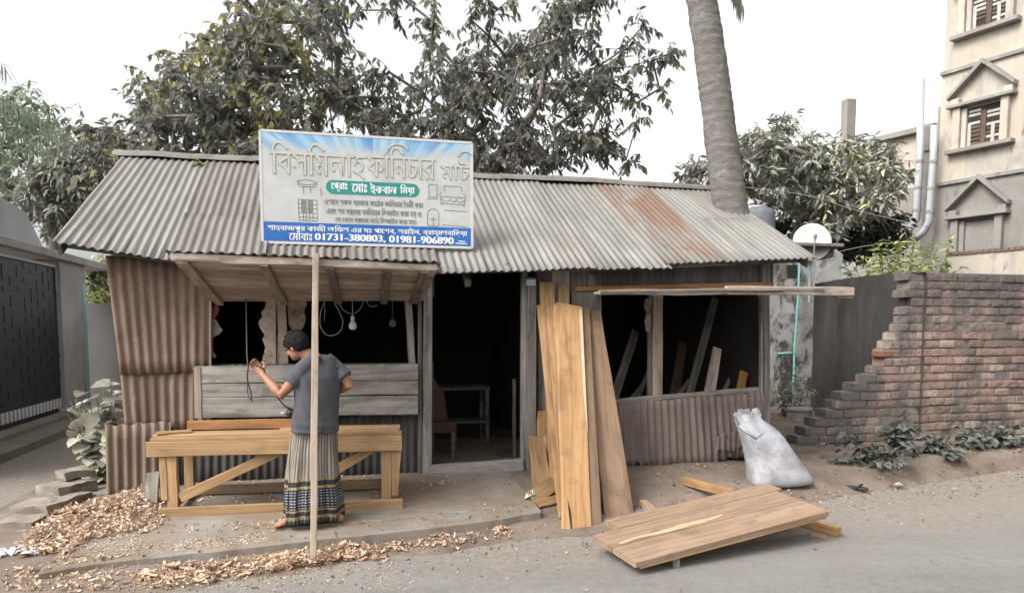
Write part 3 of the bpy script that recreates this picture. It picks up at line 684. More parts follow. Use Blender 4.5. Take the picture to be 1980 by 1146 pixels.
def strokes(lines, mat, rad, z, name):
    k = MB()
    for ln in lines:
        for a, b in zip(ln[:-1], ln[1:]):
            A, B = spt(*a), spt(*b); d_ = (B - A).normalized(); n_ = Vector((-d_.y, d_.x, 0)) * rad
            k.add([A + n_ + Vector((0, 0, z)), A - n_ + Vector((0, 0, z)), B - n_ + Vector((0, 0, z)), B + n_ + Vector((0, 0, z))], [(0, 1, 2, 3)])
    return k.build(name, mat, sign, SM)
def arc(cu, cv, ru, rv, a0, a1, n=7): return [(cu + ru * math.cos(R(lerp(a0, a1, i / n))), cv - rv * math.sin(R(lerp(a0, a1, i / n)))) for i in range(n + 1)]
strokes([arc(.635, .13, .05, .07, 160, 20), arc(.965, .15, .035, .06, 170, 30), [(.60, .10), (.57, .16)]], M['relief'], .006, .0036, 'lettering')
strokes([arc(.637, .122, .05, .07, 160, 20)], M['cream'], .008, .007, 'lettering'); strokes([arc(.967, .142, .035, .06, 170, 30)], M['cream'], .008, .007, 'lettering')
letters([('েপ্রাঃ', .318, .432, .392, .52), ('েমাঃ', .415, .432, .485, .515), ('ইকবাল', .502, .425, .628, .525), ('িময়া', .645, .425, .715, .525)], M['paper'], .0055, bold=.012)
letters([('এখােন সকল প্রকার কােঠর ফািনচার ৈতরী করা', .285, .572, .755, .655), ('এবং সব ধরেনর ফািনচার িডজাইন করা হয় ও', .295, .655, .745, .735), ('েয েকান ধরেনর কাঠ িডজাইন করা হয়।', .335, .737, .72, .805)], M['ink'], .003, bold=.006)
letters([('শাহবাজপুর কাজী অিফস এর দঃ পােশব, সরাইল, ব্রাহ্মণবািড়য়া', .025, .828, .975, .905), ('েমাবাঃ', .12, .905, .225, .975)], M['paper'], .0052, bold=.008)
letters([('01731-380803,', .24, .905, .57, .978)], M['paper'], .0052, bold=.022); letters([('01981-906890', .59, .905, .905, .972)], M['paper'], .0052, bold=.022)
strokes([[(.915, .96), (.975, .965)], [(.93, .94), (.965, .943)]], M['paper'], .005, .0052, 'printer_mark')
L_ = []
L_ += [arc(.205, .445, .042, .022, 0, 360, 14), [(.165, .43), (.165, .47), (.18, .485), (.235, .485), (.25, .465), (.25, .43)], [(.19, .49), (.19, .55)], [(.222, .49), (.222, .54)], [(.268, .49), (.272, .56)]]
for u in (.165, .185, .20, .215, .23, .25): L_ += [[(u, .60), (u + .002, .79)]]
for v in (.60, .64, .68, .72, .76, .79): L_ += [[(.165, v), (.25, v + .004)]]
L_ += [[(.785, .41), (.825, .415), (.825, .53), (.785, .53), (.785, .41)], [(.775, .545), (.83, .545)]]
L_ += [arc(.805, .69, .028, .05, 180, 0), [(.777, .69), (.777, .80), (.833, .80), (.833, .69)], [(.79, .74), (.82, .74)], [(.805, .72), (.805, .80)]]
L_ += [[(.86, .47), (.862, .42), (.945, .42), (.948, .47)], [(.845, .52), (.96, .525)], [(.845, .48), (.838, .50), (.845, .57), (.85, .60)], [(.96, .485), (.968, .505), (.962, .57), (.958, .61)], arc(.87, .535, .022, .03, 180, 360), arc(.905, .535, .016, .03, 180, 360), arc(.94, .54, .02, .03, 180, 360), [(.84, .585), (.965, .59)], [(.86, .65), (.975, .655)], [(.85, .79), (.97, .80)]]
strokes(L_, M['ink'], .003, .0022, 'furniture_drawing')
k = MB()
for u in (.188, .218):
    for v in (.605, .645, .685): a = spt(u - .01, v + .03); k.add([a + Vector((0, 0, .0024)), a + Vector((.04, 0, .0024)), a + Vector((.04, .028, .0024)), a + Vector((0, .028, .0024))], [(0, 1, 2, 3)])
k.build('furniture_drawing', M['ink'], sign, SM)
for u in (.12, .85):
    a = SM @ (spt(u, .5) + Vector((0, 0, -.06))); s0, o0 = st(a)
    b = roofpt(s0, o0 - .75) + UP * .02; bar('brace', M['greydark'], b, a, .04, .04, UP, sign)
# ------------------------------------------------------------------ workbench
BLp = PG(318, 1012, .11); BRp = PG(772, 988, .135)
bx = Vector(((BRp - BLp).x, (BRp - BLp).y, 0)); bl = bx.length; bx.normalize(); by = Vector((-bx.y, bx.x, 0)); bz0 = .15
B0 = Vector((BLp.x, BLp.y, bz0))
bench = thing('workbench', B0, 'long pale timber workbench with diagonal braces in front of the window', 'workbench')
def bp(x, y, z): return B0 + bx * x + by * y + UP * z
def bbar(name, a, b, W, T, zd, mat='pale', **k): return bar(name, M[mat], bp(*a), bp(*b), W, T, zd, bench, **k)
topz = .69
bbar('top_board', (-.09, .085, topz), (bl + .03, .085, topz), .17, .035, UP)
bbar('top_board', (-.12, .27, topz + .004), (bl + .0, .27, topz + .004), .20, .035, UP)
bbar('top_board', (.9, .46, topz + .006), (bl + .02, .46, topz + .006), .18, .035, UP, w1=.14)
bbar('apron', (-.12, -.012, topz - .095), (bl + .03, -.012, topz - .095), .13, .03, -by, wav=.006)
bbar('apron', (-.05, .5, topz - .10), (bl + .0, .5, topz - .10), .10, .03, -by)
for x in (.065, bl - .11): 
    bbar('leg', (x, .02, 0), (x, .02, topz - .04), .085, .07, -by, wav=.006)
    bbar('leg', (x + .02, .46, .02), (x + .02, .46, topz - .04), .08, .06, -by)
    bbar('end_rail', (x + .03, .04, .12), (x + .03, .47, .12), .07, .03, bx)
bbar('leg', (bl - .035, .03, .12), (bl - .02, .03, topz - .10), .05, .05, -by, w1=.10)
bbar('leg', (.005, .012, .16), (-.005, .012, topz - .05), .055, .05, -by)
bbar('foot_rail', (-.03, -.045, .045), (bl + .03, -.045, .045), .115, .05, -by)
bbar('foot_rail', (.2, .5, .13), (bl - .1, .5, .13), .085, .04, -by, mat='teakdark')
bbar('brace', (.12, .03, .17), (1.05, .06, topz - .10), .085, .03, -by)
bbar('brace', (1.42, .06, .36), (bl - .14, .08, topz - .09), .085, .03, -by)
tag(bar('offcut_board', M['orange'], bp(.10, .40, topz + .05), bp(1.28, .44, topz + .045), .085, .035, -by), 'orange board lying on its edge along the back of the workbench', 'board')
tag(bar('short_board', M['pale'], bp(-.10, .20, topz + .025), bp(.16, .30, topz + .025), .12, .02, UP), 'short pale board lying flat on the left end of the workbench', 'board')
tag(bar('prop_board', M['greydark'], PG(289, 992, .17), PG(303, 975, .17) + UP * .30 + FD * -.02, .11, .03, FN), 'short dark weathered board leaning on the rusty wall beside the bench\'s left leg', 'board')
tag(bar('offcut_block', M['pale'], PG(300, 1025, .11), PG(340, 1020, .115), .10, .03, UP), 'small pale wood offcut on shavings below the left bench leg', 'offcut')

# ------------------------------------------------------------------ planks leaning on the shop front
def leanp(mat, pb, zb, pt, off, W0, W1, T, label, jag=.004, wav=.004, name='leaning_plank', zd=FN, bow=0, notch=None):
    a = PG(pb[0], pb[1], zb); b = PF(pt[0], pt[1], off)
    o = bar(name, M[mat], a, b, W0, T, zd, None, w1=W1, jag=jag, wav=wav, bow=bow)
    return tag(o, label, 'plank', 'planks leaning on the shop front')
M['sap'] = plain('pale sapwood', (.46, .37, .24), .7, var=.1, scale=6)
fp_ = leanp('teak', (1116, 1024), 0.005, (1101, 588), .20, .275, .285, .035, 'widest golden front plank with a pale sapwood edge and a split foot', jag=.008, wav=.008)
kx = (PF(1101, 588, .20) - PG(1116, 1024, .005)).length
k = MB(); vs = []
for i in range(15):                                               # sapwood strip along the right edge of the front plank
    t = i / 14; x = lerp(kx * .40, kx * .985, t); wd = .004 + .03 * math.sin(min(1, t * 1.3) * math.pi * .62) + .008 * mnoise.noise((t * 5, 2, 0))
    vs += [Vector((x, -.1405, .0362)), Vector((x, -.1405 + wd, .0362))]
k.add(vs, [(2 * i, 2 * i + 1, 2 * i + 3, 2 * i + 2) for i in range(14)])
sapo = k.build('sapwood_edge', M['sap'], None, fp_.matrix_basis.copy()); sapo.parent = fp_; sapo.matrix_parent_inverse = fp_.matrix_basis.inverted()
k = MB(); k.add([Vector((0, .045, .0363)), Vector((0, .06, .0363)), Vector((.14, .075, .0363)), Vector((.30, .085, .0363)), Vector((.15, .05, .0363))], [(0, 4, 3, 2, 1)])
cr = k.build('split', M['interior'], None, fp_.matrix_basis.copy()); cr.parent = fp_; cr.matrix_parent_inverse = fp_.matrix_basis.inverted()
leanp('teakdark', (1152, 1018), .01, (1128, 594), .16, .12, .14, .03, 'narrow brown plank half hidden behind the widest golden plank\'s right edge')
leanp('teakdark', (1199, 1000), .03, (1144, 600), .12, .30, .215, .035, 'broad weathered brown plank at the right end of the leaning planks', jag=.01, wav=.006)
leanp('teak', (1098, 1000), .06, (1052, 590), .13, .16, .16, .03, 'golden plank fanned out at the far left of the leaning stack', wav=.006)
leanp('teak', (1104, 1005), .05, (1066, 590), .16, .14, .12, .028, 'second golden plank of the leaning fan, beside the leftmost')
leanp('pale', (1108, 1008), .05, (1078, 589), .18, .10, .09, .028, 'slim pale plank of the leaning fan, next to the widest golden plank')
leanp('teak', (1080, 960), .12, (1057, 545), .05, .14, .155, .03, 'taller orange plank standing behind the fan with its square top showing')
leanp('pale', (1100, 960), .12, (1090, 548), .05, .12, .12, .03, 'taller plank with a pale right edge, topmost behind the widest golden plank')
leanp('teakdark', (1150, 990), .05, (1140, 597), .10, .1, .1, .03, 'thin brown plank standing behind the broad weathered one')
# short offcuts at their left
def offc(mat, pb, zb, pt, off, W0, W1, T, label): 
    o = leanp(mat, pb, zb, pt, off, W0, W1, T, label, jag=.012, wav=.012, name='leaning_offcut'); o['category'] = 'offcut'; o['group'] = 'short offcuts beside the leaning planks'
offc('pale', (1052, 955), .16, (1036, 843), .25, .20, .17, .03, 'broad pale offcut with a waney edge leaning in front of the short offcuts')
offc('pale', (1066, 930), .19, (1057, 840), .3, .09, .06, .03, 'narrow pale offcut with a white edge right of the broad waney offcut')
offc('teak', (1055, 925), .19, (1052, 812), .12, .17, .15, .03, 'square-topped golden offcut standing behind the broad waney one')
offc('orange', (1050, 925), .19, (1048, 795), .06, .15, .10, .03, 'topmost small orange offcut with a dark knot behind the others')
tag(bar('short_board', M['pale'], PG(1030, 965, .17) + UP * .02, PG(1092, 938, .19) + UP * .10, .15, .025, (FN + UP * .6).normalized()), 'short pale board lying slantwise at the foot of the short offcuts', 'board')
tag(bar('short_board', M['teak'], PG(1040, 972, .15), PG(1078, 963, .16), .09, .03, (FN + UP).normalized()), 'small golden block under the slanting short board', 'offcut')

M['sapdull'] = plain('dull sapwood', (.36, .27, .165), .75, var=.12, scale=9)
# ------------------------------------------------------------------ panel on the road
a = Vector((.9024, .4221, .0863)); b = Vector((-.4286, .8999, .0803)); nrm = a.cross(b)
Bp = Vector((.882, 5.027, .106))
PM = Matrix(((a.x, b.x, nrm.x, Bp.x), (a.y, b.y, nrm.y, Bp.y), (a.z, b.z, nrm.z, Bp.z), (0, 0, 0, 1)))
panel = bpy.data.objects.new('door_panel', None); COL.objects.link(panel); panel.matrix_basis = PM; WORLD[panel] = PM
tag(panel, 'wide glued panel of three boards lying tilted on battens at the roadside', 'wood panel')
def pb_(x0, x1, yc, W, T, lift=0, w1=None, wav=.002):
    _pk[0] += 1
    return plank_mb(x1 - x0, W, T, _pk[0], wav, w1).build('board', M['panel'], panel, PM @ Matrix.Translation((x0, yc, -T + lift)))
pb_(0, 1.905, .154, .302, .045)
pb_(.0, 1.91, .453, .272, .045, -.001)
pb_(.249, 1.985, .692, .196, .045, .002)
k = MB(); k.box(Vector((.04, .002, -.058)), Vector((1.84, 0, 0)), Vector((0, .29, 0)), Vector((0, 0, .0125))); k.build('back_layer', M['pale'], panel, PM)
k = MB(); vs = []
for i in range(26):                                               # pale waney streak along the glue joint
    t = i / 25; x = lerp(.08, 1.12, t); y = .335 + .035 * mnoise.noise((t * 3, 5, 0)) + .05 * t; wd = .012 + .02 * abs(mnoise.noise((t * 6, 8, 0))) + .012 * math.sin(t * 3.1)
    vs += [Vector((x, y - wd, .0022)), Vector((x, y + wd, .0022))]
k.add(vs, [(2 * i, 2 * i + 1, 2 * i + 3, 2 * i + 2) for i in range(25)]); k.build('sapwood_streak', M['sapdull'], panel, PM)
for (pt0, pt1, W, T, mat, lab) in [
    ((1308, 1096, .0), (1250, 990, .05), .05, .075, 'grey', 'grey batten end poking out under the front edge of the panel'),
    ((1622, 1038, .0), (1480, 985, .05), .06, .085, 'teak', 'thick orange batten sticking out under the panel\'s right corner'),
    ((1322, 945, .10), (1420, 978, .07), .06, .085, 'teak', 'golden batten poking out behind the panel\'s back edge'),
    ((1243, 985, .03), (1262, 1003, .03), .07, .05, 'pale', 'small pale wood scrap between the leaning planks and the panel')]:
    p0, p1 = PG(*pt0), PG(*pt1); x = p1 - p0; x.z = 0
    z0 = max(gz(p0.x, p0.y), 0)
    p0.z = z0; p1.z = max(z0, gz(p1.x, p1.y))
    Mx = frame(p0, p1 - p0, UP); _pk[0] += 1
    o = plank_mb((p1 - p0).length, W, T, _pk[0], .002).build('batten', M[mat], None, Mx); tag(o, lab, 'batten', 'battens under the panel')
tag(bar('wood_scrap', M['teak'], PG(1566, 1031, .02), PG(1598, 1034, .02), .08, .02, UP), 'thin flat wood scrap under the thick orange batten', 'wood scrap')

# ------------------------------------------------------------------ sack
sk = PG(1503, 936, .14); sack = thing('sack', sk, 'stuffed white woven plastic sack with faded print leaning beside the tin dado', 'sack')
m, t, p_ = nodes('woven sack')
uv = t.nodes.new('ShaderNodeUVMap'); sp = t.nodes.new('ShaderNodeSeparateXYZ'); t.links.new(uv.outputs[0], sp.inputs[0])
nn = noise_(t, coords(t, 'Object', (1, 1, 1), False), 5, 5, .65); cr_ = ramp(t, [(.36, (.20, .20, .205)), (.6, (.33, .335, .355))]); t.links.new(nn, cr_.inputs[0])
wv = N(t, 'ShaderNodeTexWave', Scale=30.0, Distortion=.6); wv.bands_direction = 'Y'; t.links.new(uv.outputs[0], wv.inputs[0])
# faded rows of print across the middle
rows = ramp(t, [(0, 0), (.30, .0), (.315, 1), (.345, 1), (.36, 0), (.40, 0), (.41, 1), (.44, 1), (.455, 0), (.50, 0), (.515, 1), (.545, 1), (.56, 0), (.60, 0), (.61, 1), (.63, 1), (.645, 0), (.72, 0), (.73, 1), (.77, 1), (.785, 0)]); t.links.new(sp.outputs[1], rows.inputs[0])
ltr = noise_(t, coords(t, 'UV', (62, 16, 1), False), 1.0, 2, .5); lr = ramp(t, [(.46, 0), (.54, 1)]); t.links.new(ltr, lr.inputs[0])
inx = ramp(t, [(.03, 0), (.07, 1), (.40, 1), (.46, 0)]); t.links.new(sp.outputs[0], inx.inputs[0])
msk = math_(t, 'MULTIPLY', math_(t, 'MULTIPLY', rows.outputs[0], lr.outputs[0]), math_(t, 'MULTIPLY', inx.outputs[0], .42))
hue = ramp(t, [(0, (.22, .15, .18)), (.42, (.24, .12, .15)), (.5, (.14, .165, .29)), (1, (.15, .19, .32))]); t.links.new(sp.outputs[1], hue.inputs[0])
t.links.new(mixc(t, cr_.outputs[0], hue.outputs[0], msk), p_.inputs['Base Color']); p_.inputs['Roughness'].default_value = .6
bump_(t, p_, math_(t, 'ADD', nn, math_(t, 'MULTIPLY', wv.outputs[0], .12)), .5, .02); M['sackcloth'] = m
# rings from the floor up: (px,py) centre, half width, half depth
prof = [((1506, 938), .27, .12), ((1510, 934), .36, .19), ((1508, 923), .355, .215), ((1499, 902), .305, .215), ((1489, 878), .265, .20), ((1478, 854), .235, .18), ((1467, 832), .205, .15), ((1455, 818), .165, .11), ((1445, 809), .135, .08), ((1444, 800), .155, .06), ((1447, 796), .14, .035)]
k = MB(); vs = []; uvs = []; nsg = 40; lastc = None
for i, (c_, ra, rb) in enumerate(prof):
    cc = PY(c_[0], c_[1], sk.y + .17 + .10 * (i / 10)); zf = gz(sk.x, sk.y) + .005
    for j in range(nsg):
        th = 2 * math.pi * j / nsg; cx_, sy_ = math.cos(th), math.sin(th)
        e = .72; cx2 = math.copysign(abs(cx_) ** e, cx_); sy2 = math.copysign(abs(sy_) ** e, sy_)
        q = cc + FD * (ra * cx2) + FN * (rb * sy2) * 1.0
        cre = (.006 if i < 6 else .017) * mnoise.noise((math.cos(th) * 3, math.sin(th) * 3, i * .9)) + (.012 if i >= 7 else 0) * math.sin(7 * th + i)
        q += (FD * cx_ + FN * sy_) * cre * 1.6
        if i < 3: q.z = max(q.z, zf + (.0 if i == 0 else .012 * i)); 
        vs.append(q); uvs.append((j / nsg, i / 10))
fs = [(i * nsg + j, i * nsg + (j + 1) % nsg, (i + 1) * nsg + (j + 1) % nsg, (i + 1) * nsg + j) for i in range(len(prof) - 1) for j in range(nsg)]
fs += [tuple(range(nsg - 1, -1, -1)), tuple(range((len(prof) - 1) * nsg, len(prof) * nsg))]
k.add(vs, fs, uvs); so_ = k.build('bag', M['sackcloth'], sack, smooth=True); so_.modifiers.new('s', 'SUBSURF').levels = 1; so_.modifiers['s'].render_levels = 1
k = MB()
for i in range(9):                                                # ragged folded mouth
    th = i / 9 * 6.28; base = PY(1446, 800, sk.y + .27) + FD * (.11 * math.cos(th)) + FN * (.05 * math.sin(th))
    up = UP * random.uniform(.03, .07) + FD * random.uniform(-.05, .05) + FN * random.uniform(-.01, .04); sd_ = (FD * -math.sin(th) + FN * math.cos(th)) * .035
    k.add([base - sd_, base + sd_, base + sd_ * .8 + up, base - sd_ * .6 + up * .8], [(0, 1, 2, 3)])
fo = k.build('folded_mouth', M['sackcloth'], sack); z_ = fo.modifiers.new('t', 'SOLIDIFY'); z_.thickness = .006
k = MB(); k.tube([PY(1430, 822, sk.y - .02), PY(1445, 836, sk.y - .07), PY(1462, 846, sk.y - .07), PY(1474, 838, sk.y - .04)], [.012, .02, .022, .012], 8); k.build('fold', M['sackcloth'], sack, smooth=True)

# ------------------------------------------------------------------ small things on the ground
def rock(name, px, py, size, mat, label, cat, flat=.5, group=None, sd=0, z=None):
    p = PG(px, py, .05); p = PG(px, py, gz(p.x, p.y)); p = PG(px, py, gz(p.x, p.y)); k = MB(); k.ball((0, 0, 0), size, size * .7, size * flat, nu=12, nv=8)
    k.v = [tuple(Vector(v) * (1 + .35 * mnoise.noise(Vector(v) * (1.3 / size) + Vector((sd, 0, 0))))) for v in k.v]
    o = k.build(name, mat, None, Matrix.Translation(p + UP * size * flat * .45) @ Matrix.Rotation(sd, 4, 'Z')); return tag(o, label, cat, group)
M['stone'] = mottle('pale stone', [(.3, (0.164, 0.151, 0.139)), (.7, (0.265, 0.252, 0.233))], nscale=6, bump=.6)
M['brickred'] = mottle('broken red brick', [(.3, (0.196, 0.084, 0.0525)), (.7, (0.294, 0.14, 0.091))], nscale=8, bump=.7)
rock('stone', 1738, 937, .065, M['stone'], 'pale flat stone on the dirt right of the black slipper', 'stone', .35, 'loose stones on the dirt', 1)
rock('stone', 1588, 916, .05, M['stone'], 'small stone on the dirt just right of the sack', 'stone', .35, 'loose stones on the dirt', 2)
rock('stone', 1300, 916, .05, M['stone'], 'pale stone under the rusty dado, left of the sack', 'stone', .5, 'loose stones on the dirt', 3)
rock('stone', 1955, 893, .045, M['stone'], 'dark little stone on the dirt by the right brick wall', 'stone', .5, 'loose stones on the dirt', 4)
rock('brick_bit', 1946, 924, .03, M['brickred'], 'tiny orange brick chip on the road edge at far right', 'brick chip', .5, None, 5)
rock('stone', 1848, 1006 - 60, .04, M['stone'], 'pale chip on the road edge between the slipper and the orange brick chip', 'stone', .3, 'loose stones on the dirt', 6)
p = PG(1655, 948, .03); p = PG(1655, 948, gz(p.x, p.y)); sl = thing('slipper', p, 'worn black slipper lying on the dirt beside the sack', 'slipper')
k = MB(); out = []
for i in range(22):
    th = 6.283 * i / 22; rr_ = .045 + .008 * math.cos(2 * th - .4); out.append(Vector((.125 * math.cos(th), rr_ * math.sin(th) * (1 + .2 * math.cos(th)), .0)))
RZ = Matrix.Rotation(R(-42), 3, 'Z'); out = [p + RZ @ q for q in out]
out = [q + UP * .02 for q in out]; k.poly(out, UP * .026); bevel(k.build('sole', M['black'], sl), .006, 2)
k = MB(); k.tube([p + RZ @ Vector(q) for q in [(.0, .045, .02), (.03, .03, .06), (.06, 0, .075), (.03, -.03, .06), (.0, -.045, .02)]], [.012] * 5, 8); k.build('strap', M['black'], sl, smooth=True)
def wrapper(px, py, mats, n, spread, label, cat, sd, zb=.0):
    p = PG(px, py, .1); p = PG(px, py, gz(p.x, p.y)); r = random.Random(sd); k = MB()
    for i in range(n):
        c = Vector((r.uniform(-spread, spread), r.uniform(-spread, spread) * .6, .012 + r.uniform(0, .03))); a_ = Vector((r.uniform(-1, 1), r.uniform(-1, 1), r.uniform(-.3, .3))).normalized() * r.uniform(.02, .05); b_ = Vector((-a_.y, a_.x, r.uniform(-.01, .03))) * r.uniform(.5, .9)
        k.add([c - a_ - b_, c + a_ - b_, c + a_ * .9 + b_ + UP * .012, c + UP * .02, c - a_ + b_], [(0, 1, 3), (1, 2, 3), (2, 4, 3), (4, 0, 3)], mi=r.randrange(len(mats)))
    o = k.build('wrapper', mats, None, Matrix.Translation(p)); z = o.modifiers.new('t', 'SOLIDIFY'); z.thickness = .002; return tag(o, label, cat)
M['foilgreen'] = plain('green foil', (.05, .28, .10), .35); M['foilwhite'] = plain('white paper scraps', (.66, .67, .70), .6); M['foilblue'] = plain('bluish paper', (.42, .47, .60), .6)
wrapper(1030, 963, [M['foilgreen'], M['foilwhite'], M['foilgreen'], M['foilwhite']], 9, .035, 'crumpled green and white wrapper on the concrete by the offcuts', 'wrapper', 4)
wrapper(42, 1072, [M['foilwhite'], M['foilblue'], M['foilwhite']], 16, .14, 'crumpled white paper litter at the left end of the plinth', 'litter', 5)
# dark rod lying along the plinth
tag(bar('iron_strip', M['grey'], PG(238, 1046, .115) , PG(420, 1036, .12), .02, .012, UP), 'thin dark iron strip lying along the edge of the concrete plinth', 'iron strip')

# ------------------------------------------------------------------ shavings
M['shave'] = leafmat('wood shavings', [(0.324, 0.186, 0.113), (0.444, 0.288, 0.183), (0.54, 0.39, 0.271), (0.6, 0.474, 0.365), (0.648, 0.546, 0.466)], .15)
def shavings(name, regions, sd, parent=None):
    r = random.Random(sd); k = MB()
    for poly, n, sz, zz in regions:
        xs = [q[0] for q in poly]; ys = [q[1] for q in poly]; c = 0
        while c < n:
            px, py = r.uniform(min(xs), max(xs)), r.uniform(min(ys), max(ys)); ins = False
            for i in range(len(poly)):
                (x1, y1), (x2, y2) = poly[i], poly[i - 1]
                if (y1 > py) != (y2 > py) and px < (x2 - x1) * (py - y1) / (y2 - y1) + x1: ins = not ins
            if not ins: continue
            c += 1
            p = PG(px, py, .05); p = PG(px, py, gz(p.x, p.y)); p = PG(px, py, gz(p.x, p.y))
            p.z = gz(p.x, p.y) + r.uniform(0.004, zz)
            L = sz * r.uniform(.3, 1.15); W = L * r.uniform(.18, .42); curl = r.uniform(.5, 5.2) if r.random() < .75 else r.uniform(0, 1); az = r.uniform(0, 6.28); tl = r.gauss(0, .5)
            E = Matrix.Rotation(az, 3, 'Z') @ Matrix.Rotation(tl, 3, 'X') @ Matrix.Rotation(r.gauss(0, .3), 3, 'Y')
            vs = []; x = z = 0.0; n_ = 6; tw = r.uniform(-.25, .25)
            for i in range(n_ + 1):
                th = curl * (i / n_ - .5); 
                if i: x += L / n_ * math.cos(th); z += L / n_ * math.sin(th)
                wv_ = W * (1 - .35 * abs(i / n_ - .5))
                vs += [p + E @ Vector((x - L * .4, -wv_ / 2 + tw * x, z + .004)), p + E @ Vector((x - L * .4, wv_ / 2 + tw * x, z + .004 + .003 * r.random()))]
            mz = min(v.z for v in vs); g = gz(p.x, p.y) + .002
            if mz < g: vs = [v + UP * (g - mz) for v in vs]
            tn = min(1, max(0, r.gauss(.5, .22)))
            k.add(vs, [(2 * i, 2 * i + 1, 2 * i + 3, 2 * i + 2) for i in range(n_)], tint=tn)
    o = k.build(name, M['shave'], None, smooth=True)
    return kind(o, 'stuff')
shavings('wood_shavings', [
    ([(20, 1080), (60, 1025), (120, 985), (210, 965), (290, 960), (330, 1010), (300, 1030), (200, 1040), (110, 1075)], 1500, .068, .05),
    ([(180, 975), (285, 935), (300, 1000), (210, 1010)], 260, .055, .05),
    ([(300, 1022), (560, 1010), (540, 1030), (300, 1035)], 110, .05, .02),
    ([(240, 1120), (330, 1095), (560, 1075), (720, 1045), (740, 1062), (640, 1085), (470, 1120), (300, 1142)], 800, .072, .045),
    ([(520, 1082), (700, 1050), (720, 1075), (600, 1098), (530, 1100)], 420, .075, .06),
    ([(720, 1052), (860, 1035), (990, 1020), (985, 1035), (860, 1055), (730, 1075)], 230, .065, .03),
    ([(10, 1100), (250, 1085), (240, 1140), (10, 1143)], 260, .055, .015),
    ([(660, 985), (790, 960), (905, 935), (860, 925), (790, 945), (690, 975)], 85, .055, .02),
    ([(350, 985), (560, 975), (760, 955), (760, 925), (400, 930)], 260, .055, .02),
    ([(740, 985), (900, 945), (990, 940), (980, 975), (800, 1005)], 30, .045, .012),
    ([(770, 1090), (1000, 1040), (1150, 1060), (1000, 1130)], 10, .05, .01),
    ([(1230, 905), (1430, 890), (1440, 930), (1250, 950)], 30, .05, .012),
    ([(1560, 950), (1640, 945), (1660, 985), (1600, 990)], 60, .035, .01),
    ([(1600, 900), (1960, 890), (1960, 920), (1700, 950)], 40, .04, .01)], 11)
kk = MB(); r = random.Random(3)                                   # fine sawdust flakes on the plinth and road edge
for i in range(4200):
    u = r.random()
    if u < .6: px, py = r.uniform(130, 520), r.gauss(1050, 14)
    elif u < .8: px, py = r.uniform(20, 800), r.uniform(1085, 1140)
    elif u < .9: px, py = r.uniform(330, 780), r.uniform(925, 1010)
    else: px, py = r.uniform(600, 1050), r.gauss(975, 25)
    p = PG(px, py, .05); p = PG(px, py, gz(p.x, p.y)); p = PG(px, py, gz(p.x, p.y) + .004); p.z = max(p.z, gz(p.x, p.y) + .004)
    s_ = r.uniform(.003, .011); az = r.uniform(0, 6.28); d1 = Vector((math.cos(az), math.sin(az), r.uniform(-.2, .4))) * s_; d2 = Vector((-math.sin(az), math.cos(az), 0)) * s_ * .6
    kk.add([p - d1, p + d2, p + d1 + UP * .002, p - d2], [(0, 1, 2, 3)], tint=min(1, max(0, r.gauss(.62, .2))))
kind(kk.build('sawdust', M['shave']), 'stuff')
# ------------------------------------------------------------------ the carpenter
YM = PG(590, 1020, .125).y
M['skin'] = mottle('skin', [(.3, (.235, .105, .062)), (.7, (.33, .16, .10))], nscale=5, rough=.5, bump=.06, fine=60)
M['hair'] = mottle('black hair', [(.3, (.004, .0035, .0035)), (.7, (.011, .01, .01))], nscale=40, rough=.75, bump=.9, bdist=.006, fine=120)
for k_ in ('skin', 'hair'): M[k_].node_tree.nodes['Principled BSDF'].inputs['Specular IOR Level'].default_value = .15 if k_ == 'hair' else .3
M['shirt'] = mottle('grey cotton shirt', [(.3, (0.0442, 0.045, 0.0527)), (.7, (0.0663, 0.0672, 0.0765))], nscale=5, rough=.92, bump=.35, bdist=.008, fine=60)
m, t, p_ = nodes('striped check lungi')
uv = t.nodes.new('ShaderNodeUVMap'); sp = t.nodes.new('ShaderNodeSeparateXYZ'); t.links.new(uv.outputs[0], sp.inputs[0])
beige, brown, navy, white, yel_ = (.215, .195, .162), (.082, .068, .056), (.014, .014, .024), (.27, .27, .27), (.20, .145, .05)
stopsA = [(0, navy), (.04, brown), (.055, yel_), (.075, navy), (.12, yel_), (.14, navy)]; y0 = .15
for i in range(7): stopsA += [(y0 + i * .028, white), (y0 + i * .028 + .009, navy)]
stopsA += [(.345, yel_), (.375, navy), (.425, yel_), (.445, beige)]
ra_ = ramp(t, stopsA, True)
rb_ = ramp(t, [(0, brown), (.04, beige), (.055, yel_), (.075, navy), (.12, yel_), (.14, navy), (.345, yel_), (.375, navy), (.425, yel_), (.445, brown)], True)
for q in (ra_, rb_): t.links.new(sp.outputs[1], q.inputs[0])
fr = math_(t, 'FRACT', math_(t, 'MULTIPLY', sp.outputs[0], 46)); sel = math_(t, 'GREATER_THAN', fr, .58)
colr = mixc(t, ra_.outputs[0], rb_.outputs[0], sel); nn = noise_(t, coords(t, 'Object', (1, 1, 1), False), 5, 4, .6); nr = ramp(t, [(.3, .75), (.7, 1.2)]); t.links.new(nn, nr.inputs[0])
t.links.new(mixc(t, colr, nr.outputs[0], 1.0, 'MULTIPLY'), p_.inputs['Base Color']); p_.inputs['Roughness'].default_value = .9; bump_(t, p_, nn, .3, .01); M['lungi'] = m

